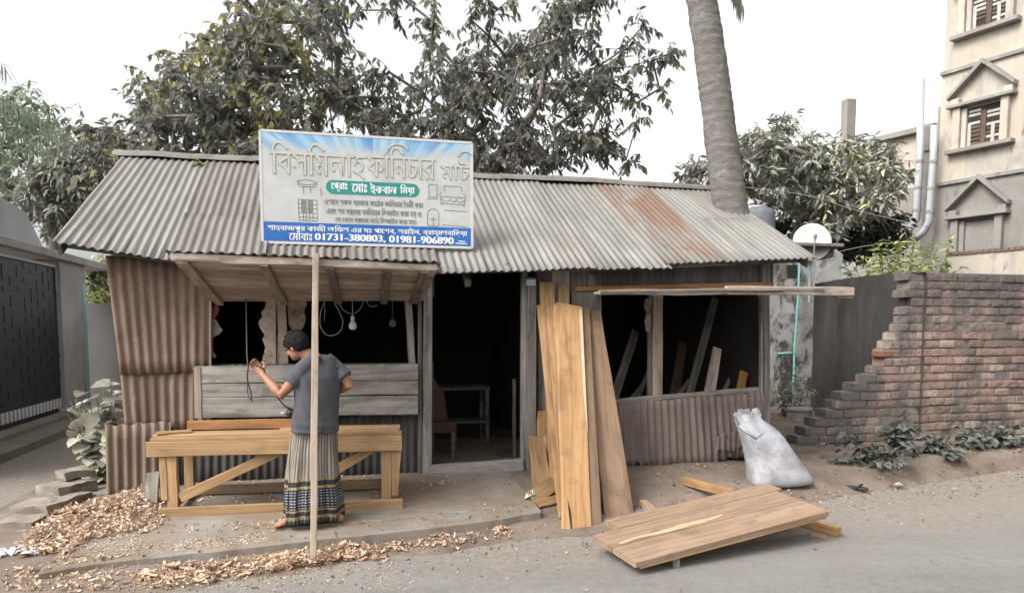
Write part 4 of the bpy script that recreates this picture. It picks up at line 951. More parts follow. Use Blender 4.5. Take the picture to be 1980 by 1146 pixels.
def Q(px, py, dy=0.0): return PY(px, py, YM + dy)
fw = Vector((-.5, .866, 0)); wd_ = Vector((.866, .5, 0))           # body faces away to the left; wd_ points to his right side
zf = max(gz(Q(x, y, d).x, Q(x, y, d).y) for x, y, d in ((664, 1010, .05), (612, 1012, .13), (578, 1016, -.02), (527, 1024, -.1))) + .012
man = thing('person', Vector((Q(605, 1010).x, YM, zf)), 'barefoot person in grey T-shirt and checked lungi, seen from behind at the workbench', 'person')
body = MB()
# torso, hips and legs under the clothes
body.tube([Q(611, 690), Q(613, 706), Q(614, 728), Q(613, 762), Q(611, 800, .02), Q(609, 838, .04), Q(608, 862, .045)], [.055, .15, .175, .155, .14, .13, .11], 20, xdir=wd_, rb=[.05, .065, .085, .095, .085, .075, .06])
FL, FR_ = Q(566, 1008, -.03), Q(648, 1000, .10)
for hip, knee, ank in ((Q(592, 856, .02), Q(580, 935, .05), FL), (Q(624, 856, .07), Q(634, 930, .10), FR_)):
    ank = Vector((ank.x, ank.y, zf + .075)); body.tube([hip, lerp(hip, knee, .5), knee, lerp(knee, ank, .4), ank, ank - UP * .05], [.07, .068, .052, .052, .036, .036], 14)
def foot(heel, toe):
    d_ = (toe - heel); d_.z = 0; L = d_.length; d_.normalize(); s_ = Vector((-d_.y, d_.x, 0))
    def fp(x, y, z): return Vector((heel.x, heel.y, zf)) + d_ * (x * L) + s_ * y + UP * z
    body.tube([fp(.0, 0, .03), fp(.08, 0, .034), fp(.28, 0, .045), fp(.5, 0, .036), fp(.72, .003, .024), fp(.80, .004, .018)], [.022, .034, .034, .038, .045, .040], 14, xdir=s_, rb=[.024, .032, .044, .034, .022, .016])
    for i, (y, l, rr_) in enumerate(((.036, .24, .0125), (.017, .225, .0095), (.0, .20, .009), (-.016, .17, .0085), (-.031, .13, .0085))):
        body.tube([fp(.74, y * .95, .017), fp(.74 + l * .6, y * 1.05, .015), fp(.76 + l, y * 1.1, .011)], [rr_ * 1.1, rr_, rr_ * .75], 8)
foot(Q(578, 1016, -.02), Q(527, 1024, -.10)); foot(Q(664, 1010, .05), Q(612, 1012, .13))
# arms
LS, LE, LW = Q(588, 712, -.07), Q(544, 763, -.12), Q(507, 723, -.05)
RS, RE, RW = Q(649, 712, .09), Q(676, 743, .07), Q(628, 768, .27)
for S_, E_, W_ in ((LS, LE, LW), (RS, RE, RW)):
    body.tube([S_, lerp(S_, E_, .35), lerp(S_, E_, .75), E_, lerp(E_, W_, .25), lerp(E_, W_, .6), W_], [.056, .05, .042, .04, .042, .033, .026], 14)
def hand(W_, dirn, palm_n, curl, size=1.0):
    d_ = dirn.normalized(); n_ = (palm_n - d_ * palm_n.dot(d_)).normalized(); s_ = d_.cross(n_)
    P0 = W_
    body.tube([P0 - d_ * .01, P0 + d_ * .03, P0 + d_ * .065, P0 + d_ * .09], [.024, .034, .040, .036], 12, xdir=s_, rb=[.019, .017, .016, .012])
    for i, (y, l) in enumerate(((-.029, .072), (-.010, .08), (.010, .075), (.028, .058))):
        q = P0 + d_ * .085 + s_ * y; dd = d_.copy(); pts = [q - d_ * .01]; 
        for sgm in range(3):
            dd = (Matrix.Rotation(-curl * (.5 + .35 * sgm) - .04 * i, 3, s_) @ dd); pts.append(pts[-1] + dd * l * (.46, .32, .26)[sgm])
        body.tube(pts, [.0098, .0092, .0085, .007], 8)
    tb_ = P0 + d_ * .025 - s_ * .03
    body.tube([tb_, tb_ - s_ * .022 + d_ * .022 + n_ * .012, tb_ - s_ * .024 + d_ * .052 + n_ * .026, tb_ - s_ * .012 + d_ * .075 + n_ * .034], [.015, .0125, .0105, .008], 8)
hd = (Q(494, 704, -.03) - LW); hand(LW, hd, Vector((.35, .75, -.55)), .62)
hand(RW, (RW - RE), Vector((-.3, .3, -.9)), .8)
# head: neck, skull, jaw, nose, ears
hf = Vector((-.80, .42, -.42)).normalized(); hl = Vector((-.42, -.9, -.1)); hl = (hl - hf * hl.dot(hf)).normalized(); hu = hf.cross(hl) * -1
if hu.z < 0: hu = -hu
HC = Q(573, 668, .01)
fr_ = (hf, hl, hu)
def hp(f_, l_, u_): return HC + hf * f_ + hl * l_ + hu * u_
body.tube([Q(612, 698, .01), Q(603, 690, .01), Q(590, 682, .01), hp(-.03, 0, -.035)], [.068, .058, .054, .052], 14)
body.ball(hp(-.012, 0, .018), .096, .074, .092, fr_); body.ball(hp(.028, 0, -.045), .062, .056, .062, fr_); body.ball(hp(.062, 0, -.078), .030, .032, .025, fr_)
body.ball(hp(.055, 0, .03), .04, .056, .04, fr_)
body.tube([hp(.088, 0, .012), hp(.105, 0, -.012), hp(.108, 0, -.026), hp(.088, 0, -.034)], [.009, .012, .015, .011], 8)
for s_ in (-1, 1):
    body.ball(hp(.066, s_ * .034, -.03), .024, .02, .022, fr_, 8, 6)
    body.ball(hp(-.012, s_ * .074, -.014), .02, .011, .032, fr_, 8, 6)
    body.ball(hp(.082, s_ * .028, .012), .012, .018, .010, fr_, 8, 6)
body.ball(hp(.088, 0, -.053), .013, .022, .007, fr_, 8, 6); body.ball(hp(.086, 0, -.062), .012, .018, .007, fr_, 8, 6)
remesh(body, 'body', M['skin'], man, .0055, 5)
for s_ in (-1, 1):
    k = MB(); k.ball(hp(.083, s_ * .030, .002), .009, .013, .007, fr_, 8, 6); k.build('eye', M['interior'], man, smooth=True)
# hair
hm = MB(); hm.ball(hp(-.018, 0, .020), .110, .086, .106, fr_, 30, 22)
keep = []
hv = []
for v in hm.v:
    d_ = Vector(v) - HC; f_, l_, u_ = d_.dot(hf), d_.dot(hl), d_.dot(hu)
    line = -.085 if f_ < -.045 else (-.085 + (f_ + .045) * 1.6 if f_ < -.012 else (-.032 if f_ < .022 else -.032 + (f_ - .022) * 1.25))      # hairline: nape low, temples up, forehead high
    if u_ < line: d_ *= .74
    else: d_ *= 1 + .07 * mnoise.noise(d_ * 22) + .045 * mnoise.noise(d_ * 60)
    if u_ > .02 and f_ > .05: d_ += hf * .012 - hu * .004
    hv.append(HC + d_)
hm.v = [tuple(v) for v in hv]
for i in range(150):                                              # tufts
    th, ph = random.uniform(0, 6.28), random.uniform(.0, 1.5); d_ = hf * (.1 * math.sin(ph) * math.cos(th)) + hl * (.078 * math.sin(ph) * math.sin(th)) + hu * (.094 * math.cos(ph)); c_ = hp(-.018, 0, .024)
    tn_ = (hf * .7 + hl * random.uniform(-.5, .5) - hu * .3 + d_.normalized() * .5).normalized()
    if (c_ + d_ - HC).dot(hf) > .075 and (c_ + d_ - HC).dot(hu) < .04: continue
    hm.tube([c_ + d_ * 1.0, c_ + d_ * 1.06 + tn_ * .008, c_ + d_ * 1.07 + tn_ * .022], [.008, .006, .002], 6)
remesh(hm, 'hair', M['hair'], man, .0042, 2, .35)
# T-shirt
shirt = MB()
shirt.tube([Q(610, 688, .005), Q(612, 696), Q(613.5, 708), Q(614, 728), Q(613, 762), Q(611, 797), Q(609.5, 822), Q(609, 834)], [.075, .135, .185, .20, .183, .182, .192, .20], 26, xdir=wd_, rb=[.062, .078, .092, .112, .118, .115, .122, .128])
for S_, E_, s2 in ((LS, LE, .58), (RS, RE, .62)):
    shirt.tube([lerp(S_, E_, -.22), S_, lerp(S_, E_, .3), lerp(S_, E_, s2)], [.062, .072, .073, .078], 16)
    shirt.tube([lerp(S_, E_, -.5) + (Q(613, 715) - S_) * .2, lerp(S_, E_, -.1)], [.07, .068], 14)
for i in range(0):                                               # cloth folds as soft ridges
    u = random.uniform(-.8, .8); z0 = random.uniform(740, 800); a_ = Q(613 + u * 34, z0, -.085 - .02 * (1 - abs(u)) + .05 * u); b_ = Q(613 + u * 34 + random.uniform(-14, 14), z0 + random.uniform(18, 40), -.087 + .05 * u)
    shirt.tube([a_, lerp(a_, b_, .5) + Vector((0, -.006, 0)), b_], [.004, .012, .004], 7)
for i in range(0):
    a_ = Q(575 + 7 * i, 806 + random.uniform(-4, 8), -.10 + .015 * i); b_ = a_ + Vector((.12, .05, random.uniform(-.02, .015))); shirt.tube([a_, lerp(a_, b_, .5) - Vector((0, .012, 0)), b_], [.004, .013, .004], 7)
def folds(co):
    x, z = co.x - man.location.x, co.z - zf
    low = max(0, 1 - abs(z - .72) / .2)
    return .012 * mnoise.noise(co * 6) + .009 * mnoise.noise((x * 16 + z * 5, z * 3.5, co.y * 6)) + low * .016 * math.sin(z * 62 + x * 9 + 2.5 * mnoise.noise(co * 4)) * (.4 + .6 * mnoise.noise((x * 5, z * 2, 3)))
remesh(shirt, 'shirt', M['shirt'], man, .007, 7, .5, folds)
# lungi
lg = MB(); vs = []; uvs = []; ns_ = 150; rowsL = 26
prof = [(609, 820, .176, .115), (608, 840, .182, .12), (606, 870, .192, .13), (605, 910, .207, .145), (605, 950, .222, .155), (606, 985, .230, .16), (606.5, 1003, .232, .16)]
zT, zB = Q(609, 820).z, zf + .06
for j in range(rowsL + 1):
    v = j / rowsL; py = lerp(820, 1002, v)
    cx_ = interp(py, [q[1] for q in prof], [q[0] for q in prof]); a_ = interp(py, [q[1] for q in prof], [q[2] for q in prof]); b_ = interp(py, [q[1] for q in prof], [q[3] for q in prof])
    C_ = Q(cx_, py, .04)
    for i in range(ns_):
        th = 2 * math.pi * i / ns_
        fold = (.012 * math.sin(7 * th + 1.1 + .7 * v) + .009 * math.sin(13 * th + 2.2 * v) + .005 * math.sin(29 * th + 3 * v + math.sin(3 * th))) * (.25 + 1.0 * v) + .010 * mnoise.noise((math.cos(th) * 2.2, math.sin(th) * 2.2, v * 3))
        q = C_ + wd_ * ((a_ + fold) * math.cos(th)) + fw * ((b_ + fold) * math.sin(th)); q.z += .012 * math.sin(3 * th + .5) * v
        vs.append(q); uvs.append((i / ns_, (1 - v) * .98))
fs = []; fuv = []
for j in range(rowsL):
    for i in range(ns_): fs.append((j * ns_ + i, (j + 1) * ns_ + i, (j + 1) * ns_ + (i + 1) % ns_, j * ns_ + (i + 1) % ns_))
lg.add(vs, fs, uvs)
for idx, f in enumerate(lg.f):                                     # close the seam in the UVs
    if f[2] % ns_ == 0 and f[0] % ns_ == ns_ - 1:
        u = lg.uv[idx]; lg.uv[idx] = [u[0], u[1], (1.0, u[2][1]), (1.0, u[3][1])]
lo_ = lg.build('lungi', M['lungi'], man, smooth=True); z_ = lo_.modifiers.new('t', 'SOLIDIFY'); z_.thickness = .006
# cord and tool
cable('cord', [Q(476, 578, .25), Q(477, 640, .1), Q(478, 690, -.03), Q(480, 708, -.06), Q(478, 725, -.07), Q(480, 742, -.07), Q(485, 758, -.07), Q(487, 776, -.07)], .006, M['black'], 'black cord hanging from the awning past the man\'s raised hand')
cable('cord', [Q(478, 742, -.07), Q(479, 760, -.07), Q(484, 772, -.075)], .004, M['black'], 'short loose black cord end beside the hanging cord')
cable('cord', [Q(495, 706, -.05), Q(508, 712, -.055), Q(516, 728, .02), Q(527, 752, .06), Q(540, 772, .09), Q(553, 786, .12), Q(566, 792, .16)], .006, M['black'], 'black cord running from the man\'s raised hand down to his power tool')
tp = Q(574, 797, .19); tool = thing('power_tool', tp, 'dark hand-held power tool at the man\'s waist, mostly hidden by his shirt', 'power tool')
k = MB(); k.tube([tp + wd_ * -.085, tp + wd_ * -.06, tp + wd_ * .06, tp + wd_ * .1], [.022, .036, .038, .028], 14); k.build('motor_body', M['black'], tool, smooth=True)
k = MB(); k.tube([tp + wd_ * .05 - UP * .02, tp + wd_ * .07 - UP * .10, tp + wd_ * .075 - UP * .13], [.022, .02, .024], 10); k.build('handle', M['black'], tool, smooth=True)
k = MB(); k.tube([tp + wd_ * -.08, tp + wd_ * -.13], [.012, .008], 8); k.build('spindle', M['galv'], tool, smooth=True)
# ------------------------------------------------------------------ brick wall on the right
m, t, p_ = nodes('old brick')
at = t.nodes.new('ShaderNodeAttribute'); at.attribute_name = 'tint'
c1 = ramp(t, [(0, (.14, .112, .096)), (.45, (.23, .155, .13)), (.8, (.295, .20, .165)), (.93, (.33, .27, .235)), (1.0, (.33, .185, .125))]); t.links.new(at.outputs['Fac'], c1.inputs[0])
wv_ = coords(t, 'World', (1, 1, 1), False); fn = noise_(t, wv_, 22, 4, .7); fr2 = ramp(t, [(.3, .65), (.7, 1.2)]); t.links.new(fn, fr2.inputs[0])
col = mixc(t, c1.outputs[0], fr2.outputs[0], 1.0, 'MULTIPLY')
st1 = noise_(t, coords(t, 'World', (1.1, 1.1, .45), False), 1.6, 5, .65); geo = t.nodes.new('ShaderNodeNewGeometry'); sp = t.nodes.new('ShaderNodeSeparateXYZ'); t.links.new(geo.outputs['Position'], sp.inputs[0])
# soot-black algae: thick along the top courses and on the broken stair end, in drips below
hz_ = ramp(t, [(.0, .2), (.16, .10), (.5, .0), (.72, .10), (.9, .26), (1, .32)]); t.links.new(math_(t, 'DIVIDE', sp.outputs[2], 2.7), hz_.inputs[0])
xz = ramp(t, [(0, .16), (.55, .10), (.7, 0)]); t.links.new(math_(t, 'DIVIDE', math_(t, 'SUBTRACT', sp.outputs[0], 3.6), 3.2), xz.inputs[0])
ms = math_(t, 'ADD', math_(t, 'ADD', st1, hz_.outputs[0]), xz.outputs[0]); mr = ramp(t, [(.565, 0), (.735, .92)]); t.links.new(ms, mr.inputs[0])
alg = ramp(t, [(.3, (.055, .05, .047)), (.7, (.12, .108, .10))]); t.links.new(fn, alg.inputs[0])
col = mixc(t, col, alg.outputs[0], mr.outputs[0])
ds = noise_(t, wv_, 3, 4, .6); dr = ramp(t, [(.55, 0), (.75, .55)]); t.links.new(ds, dr.inputs[0]); col = mixc(t, col, (.33, .28, .25), math_(t, 'MULTIPLY', dr.outputs[0], .7))
t.links.new(col, p_.inputs['Base Color']); p_.inputs['Roughness'].default_value = .95; bump_(t, p_, fn, .6, .01); M['brick'] = m
M['mortar'] = mottle('dark mortar', [(.3, (.09, .08, .074)), (.7, (.19, .172, .158))], nscale=8, kind='World', jitter=False, bump=.6)
M['brickclean'] = mottle('clean broken brick', [(.3, (0.147, 0.0634, 0.0318)), (.7, (0.196, 0.103, 0.0587))], nscale=9, bump=.5)
W0 = PP(1765, 700, Vector((5.33, 9.72, 0)), FN); W0 = Vector((5.33, 9.72, 0)); WD = Vector((.967, .255, 0)).normalized(); WN = Vector((WD.y, -WD.x, 0))
def PW(px, py, off=0): return PP(px, py, W0 + WN * off, WN)
def ws(p): return (Vector((p[0], p[1], 0)) - W0).dot(WD)
prof_px = [(1540, 845), (1548, 835), (1556, 826), (1578, 806), (1599, 789), (1615, 772), (1628, 756), (1652, 739), (1678, 722), (1697, 706), (1710, 691), (1710, 676), (1716, 662), (1730, 644), (1740, 630), (1750, 613), (1757, 600), (1752, 585), (1768, 572), (1752, 558), (1762, 545), (1754, 530), (1756, 522)]
pz = [PW(x, y).z for x, y in prof_px][::-1]; px_ = [ws(PW(x, y)) for x, y in prof_px][::-1]
pz, px_ = zip(*sorted(zip(pz, px_)))
ztop = PW(1765, 525).z; ch_ = .1125; k = MB(); kc = MB(); r = random.Random(12)
bw = thing('brick_wall', W0 + WD * .8, 'weathered red brick wall with a stepped broken end, dark with algae along the top', 'brick wall')
nc = int((ztop + .05) / ch_); send = 4.2
ml = []
for c_ in range(nc + 1):
    z0 = ztop - (nc + 1 - c_) * ch_ + .001; s0 = interp(z0 + ch_, pz, px_) if z0 + ch_ > pz[0] else px_[0] - (pz[0] - z0) * .6
    ml.append((z0, s0))
    s_ = s0; first = True; off0 = (.125 if c_ % 2 else 0)
    g = math.floor((s0) / .25) * .25 + off0
    while s_ < send:
        nxt = g + .25
        while nxt <= s_ + .06: nxt += .25
        g = nxt; e_ = min(nxt, send)
        ln = e_ - s_ - .014
        if ln > .03 and not (r.random() < .012 and not first):
            out_ = r.gauss(0, .009) + (.014 * mnoise.noise((s_ * 1.3, z0 * 2, 3))); dz = r.gauss(0, .0025) + .012 * mnoise.noise((s_ * .7, 5, 0)); tn = min(.92, max(0, r.gauss(.5, .22) + .25 * mnoise.noise((s_ * .8, z0, 2))))
            if r.random() < .05: tn = .95
            o = W0 + WD * (s_ + r.uniform(-.004, .004)) + WN * (.0 + out_) + UP * (z0 + dz)
            q = MB(); hgt_ = ch_ - .017 + r.uniform(-.004, .003); dp_ = .23
            nx_, nz_ = 4, 3; vs = []
            for jz in range(nz_ + 1):
                for ix in range(nx_ + 1):
                    u, v = ix / nx_, jz / nz_; ed = (u in (0, 1)) + (v in (0, 1))
                    vv_ = o + WD * (ln * u) + UP * (hgt_ * v) + WN * (-.003 * ed + .008 * mnoise.noise((s_ * 3 + u * 2.5, c_ * 1.7 + v * 1.5, 1))) + WD * ((.5 - u) * .002 * ed)
                    vs.append(vv_)
            base_n = len(vs); fs = [(jz * (nx_ + 1) + ix, jz * (nx_ + 1) + ix + 1, (jz + 1) * (nx_ + 1) + ix + 1, (jz + 1) * (nx_ + 1) + ix) for jz in range(nz_) for ix in range(nx_)]
            bk = [o - WN * dp_, o + WD * ln - WN * dp_, o + WD * ln + UP * hgt_ - WN * dp_, o + UP * hgt_ - WN * dp_]
            vs += bk; n1 = nx_ + 1; tl_, tr_ = nz_ * n1, nz_ * n1 + nx_
            fs += [tuple([base_n, base_n + 1] + list(range(nx_, -1, -1))), tuple([base_n + 3] + list(range(tl_, tr_ + 1)) + [base_n + 2]), tuple([base_n] + [j * n1 for j in range(nz_ + 1)] + [base_n + 3]), tuple([base_n + 1, base_n + 2] + [j * n1 + nx_ for j in range(nz_, -1, -1)]), (base_n, base_n + 3, base_n + 2, base_n + 1)]
            clean = first and 8 <= c_ - (nc - 21) <= 0
            k.add(vs, fs, tint=tn)
        s_ = e_; first = False
k.build('bricks', M['brick'], bw)
mm = MB()
for (z0, s0) in ml: mm.box(W0 + WD * (s0 + .012) - WN * .02 + UP * (z0 - .003), WD * (send - s0 - .02), -WN * .19, UP * (ch_ - .004))
mm.build('mortar', M['mortar'], bw)
for (x_, y_, lab) in ((1718, 684, 'a'),):
    q = PW(x_, y_, .02); kk = MB(); kk.box(q - WD * .10 - UP * .04, WD * .15, -WN * .2, UP * .08); bevel(kk.build('broken_brick', M['brickclean'], bw), .01, 2)
# plastered return wall running back from the corner
M['plaster'] = mottle('blackened plaster', [(.3, (0.0223, 0.0202, 0.0193)), (.55, (0.0414, 0.0378, 0.036)), (.75, (0.0648, 0.0594, 0.0556))], scale=(1, 1, .45), nscale=1.7, kind='World', jitter=False, bump=.4, bdist=.015, fine=25,
                      second=[((0.0126, 0.0119, 0.0115), .5, .7, (1, 1, .6), 1.3), ((0.0864, 0.0792, 0.0742), .64, .8, (1.5, 1.5, .5), 1.6)])
P0 = W0 + WD * -.02 - WN * .02; P1 = Vector((5.52, 13.3, 0)); zA, zB_ = PW(1755, 526).z, PY(1566, 549, 13.3).z
k = MB(); dvec = Vector((.22, .0, 0)); n_ = 24; top = [lerp(P0, P1, i / n_) + UP * (lerp(zA, zB_, i / n_) + .03 * math.sin(i / n_ * 3.1) + .015 * mnoise.noise((i * .6, 3, 1))) for i in range(n_ + 1)]
vs = []
for i, q in enumerate(top):
    for v in np.linspace(0, 1, 9): vs.append(Vector((q.x, q.y, q.z * v)) + Vector((.02 * mnoise.noise((i * .35, v * 3, 0)), 0, 0)))
    vs.append(q + dvec); vs.append(Vector((q.x, q.y, 0)) + dvec)
fs = [(i * 11 + j, (i + 1) * 11 + j, (i + 1) * 11 + j + 1, i * 11 + j + 1) for i in range(n_) for j in range(10)]
k.add(vs, fs); e_ = [n_ * 11 + j for j in range(11)]; k.f.append(e_); k.mi.append(0); k.uv.append([(0, 0)] * 11); k.tint.append(.5)
pw = k.build('plastered_wall', M['plaster'], smooth=False); tag(pw, 'blackened plaster wall running back from the brick wall\'s corner along the passage', 'plaster wall')
# mouldy white wall at the back of the passage
M['mould'] = mottle('mouldy whitewash', [(.3, (0.236, 0.229, 0.217)), (.7, (0.347, 0.341, 0.329))], nscale=3, kind='World', jitter=False, bump=.4,
                    second=[((0.0434, 0.0422, 0.0384), .50, .60, (1.2, 1.2, .8), 1.9), ((0.0744, 0.0713, 0.0651), .52, .66, (3, 3, 1), 2.0)])
ww = thing('whitewashed_wall', PY(1510, 800, 13.9), 'mouldy whitewashed hut wall with a small dark window at the end of the passage', 'wall')
k = MB(); pts = [PY(x, y, 13.9) for x, y in [(1380, 830), (1600, 830), (1630, 492), (1612, 478), (1575, 486), (1540, 480), (1500, 488), (1440, 484), (1380, 480)]]
for q in pts[:2]: q.z = -.02
k.poly(pts, Vector((0, .2, 0))); k.build('wall', M['mould'], ww)
k = MB(); k.quadprism(*[PY(x, y, 13.895) for x, y in [(1522, 538), (1542, 538), (1542, 512), (1522, 512)]], Vector((0, .02, 0))); k.build('window', M['interior'], ww)
k = MB(); k.quadprism(*[PY(x, y, 13.86) for x, y in [(1500, 562), (1600, 556), (1600, 542), (1500, 546)]], Vector((0, .1, 0))); k.build('ledge', M['mould'], ww)
k = MB(); k.quadprism(*[PY(x, y, 13.88) for x, y in [(1512, 540), (1520, 540), (1520, 508), (1512, 508)]], Vector((0, .05, 0))); k.build('window_frame', M['slab'], ww)
M['aqua'] = plain('aqua pipe', (.20, .47, .46), .45)
k = MB(); k.tube([PY(x, y, 13.75) for x, y in [(1500, 506), (1545, 503), (1546, 512), (1543, 580), (1536, 680), (1535, 720), (1532, 800)]], .022, 8)
k.tube([PY(x, y, 13.75) for x, y in [(1505, 683), (1536, 682)]], .02, 8); tag(k.build('water_pipe', M['aqua'], smooth=True), 'thin aqua water pipe running down the mouldy white wall', 'pipe')
cr0 = PY(1545, 828, 11.9); cr0.z = .06; rg = thing('concrete_ring', cr0, 'pale concrete ring standing in the passage behind the stepped brick end', 'concrete ring')
k = MB(); k.tube([cr0 + UP * z for z in (-.08, .0, .26, .34)], [.20, .20, .195, .19], 22); k.build('ring', M['stone'], rg, smooth=False)
k = MB(); k.tube([cr0 + UP * .341, cr0 + UP * .375], [.215, .205], 22); k.build('lid', M['stone'], rg)

# satellite dish and slab
dz_ = PY(1570, 468, 12.6); dish = thing('satellite_dish', dz_, 'white satellite dish standing behind the right end of the tin roof', 'satellite dish')
k = MB(); nv_, nu_ = 7, 28; ax = Vector((-.25, -.95, .22)).normalized(); sxx = Vector((.97, -.25, 0)).normalized(); syy = sxx.cross(ax) * -1
if syy.z < 0: syy = -syy
vs = []
for i in range(nv_ + 1):
    rr_ = .315 * i / nv_
    for j in range(nu_):
        th = 6.2832 * j / nu_; vs.append(dz_ + sxx * rr_ * math.cos(th) + syy * rr_ * 1.06 * math.sin(th) + ax * (rr_ * rr_ * .55 - .05))
k.add(vs, [(i * nu_ + j, i * nu_ + (j + 1) % nu_, (i + 1) * nu_ + (j + 1) % nu_, (i + 1) * nu_ + j) for i in range(nv_) for j in range(nu_)])
o = k.build('reflector', M['white'], dish, smooth=True); o.modifiers.new('t', 'SOLIDIFY').thickness = .008
k = MB(); k.tube([dz_ - syy * .28, dz_ - syy * .3 + ax * .2, dz_ - syy * .04 + ax * .36], .012, 6); k.tube([dz_ - syy * .06 + ax * .35, dz_ + ax * .40], .03, 8); k.build('feed_arm', M['galv'], dish)
k = MB(); k.tube([dz_ - ax * .06, dz_ - ax * .12 - UP * .3, dz_ - ax * .12 - UP * 1.0], .025, 8); k.build('mast', M['galv'], dish)
sb_ = [PY(x, y, 12.3) for x, y in [(1518, 474), (1632, 477)]]
k = MB(); k.box(sb_[0], sb_[1] - sb_[0], Vector((.1, .9, 0)), UP * .055); tag(bevel(k.build('roof_slab', M['slab'], None), .008), 'thin dark concrete slab jutting out below the satellite dish', 'slab')
k = MB(); k.box(PY(1545, 497, 12.7), PY(1612, 497, 12.7) - PY(1545, 497, 12.7), Vector((0, .6, 0)), UP * .14); tag(k.build('sill_block', M['mould'], None), 'small mouldy block just under the thin concrete slab', 'block')
wt = PY(1467, 426, 14.2); tank = thing('water_tank', wt, 'pale blue-grey water tank behind the palm trunk', 'water tank')
M['tankblue'] = plain('tank blue', (.15, .165, .185), .6)
k = MB(); pr = [(-.5, .30)] + [(z, .30 + .012 * (i % 2)) for i, z in enumerate(np.linspace(-.45, .14, 10))] + [(.2, .27), (.24, .16)]
k.tube([wt + UP * z for z, _ in pr], [r_ for _, r_ in pr], 22); k.build('drum', M['tankblue'], tank, smooth=True)
k = MB(); k.tube([wt + UP * .235, wt + UP * .27], [.16, .15], 18); k.build('lid', M['galv'], tank)

# ------------------------------------------------------------------ storeyed building at right
BD = Vector((.56, -1, 0)).normalized(); BN = Vector((-1, -.56, 0)).normalized(); BP0 = PY(1812, 400, 18.0); BP0.z = 0
def PB(px, py, off=0): return PP(px, py, BP0 + BN * off, BN)
def bs(p): return (Vector((p[0], p[1], 0)) - BP0).dot(BD)
def BPt(s, z, off=0): return BP0 + BD * s + BN * off + UP * z
M['stucco'] = mottle('cream stucco', [(.3, (0.34, 0.291, 0.232)), (.7, (0.44, 0.393, 0.329))], nscale=1.2, kind='World', jitter=False, bump=.4, bdist=.02, fine=18,
                     second=[((0.3, 0.281, 0.259), .46, .62, (2.2, 2.2, .3), 1.1), ((0.24, 0.219, 0.2), .55, .70, (1, 1, .6), 1.9), ((0.115, 0.102, 0.095), .63, .72, (1.6, 1.6, .35), 2.4)])
M['cement'] = mottle('grey cement render', [(.3, (0.169, 0.158, 0.144)), (.7, (0.245, 0.23, 0.209))], nscale=1.4, kind='World', jitter=False, bump=.3, bdist=.02, fine=18,
                     second=[((0.302, 0.288, 0.266), .58, .72, (1, 1, .5), 1.6), ((0.108, 0.101, 0.0936), .6, .75, (1, 1, .4), 2.2)])
bld = thing('storeyed_building', BPt(1, 0), 'tall cream and grey plastered building with pediment windows at the right edge', 'building')
zb1, zb0, ztopb = PB(1815, 146).z, PB(1812, 357).z, PB(1815, 146).z + 2.9
sA = bs(PB(1829, 60)); sB = bs(PB(1815, 300))
def block(name, s0, s1, z0, z1, off, dep, mat):
    k = MB(); k.box(BPt(s0, z0, off), BD * (s1 - s0), -BN * dep, UP * (z1 - z0)); return k.build(name, mat, bld)
block('upper_storey', sA, 5.5, zb1, ztopb, 0, 5, M['stucco']); block('middle_storey', sB, 5.5, zb0, zb1 - .002, 0.0, 5, M['stucco']); block('lower_storey', sB, 5.5, 0, zb0 - .002, 0.0, 5, M['cement'])
for z_ in (zb0, zb1): 
    block('string_course', sB - .02, 5.5, z_ - .05, z_ + .03, .07, .12, M['cement']); block('string_course', sB - .02, 5.5, z_ + .03, z_ + .06, .04, .1, M['stucco'])
zq = PB(1812, 242).z
block('pilaster', sB - .42, sB - .01, 0, zq, -.08, .4, M['cement']); block('pilaster_cap', sB - .44, sB - .008, zq - .55, zq + .03, -.03, .4, M['cement']); block('setback', sB - .14, sB - .012, 0, PB(1812, 205).z, -.12, 1.2, M['cement'])
M['shutter'] = plain('white louvre slat', (0.33, 0.318, 0.3), .6, var=.15); M['shutterbrown'] = wood('brown shutter', [(.2, (0.054, 0.0315, 0.0203)), (.5, (0.081, 0.0495, 0.0338)), (.8, (0.108, 0.072, 0.0495))])
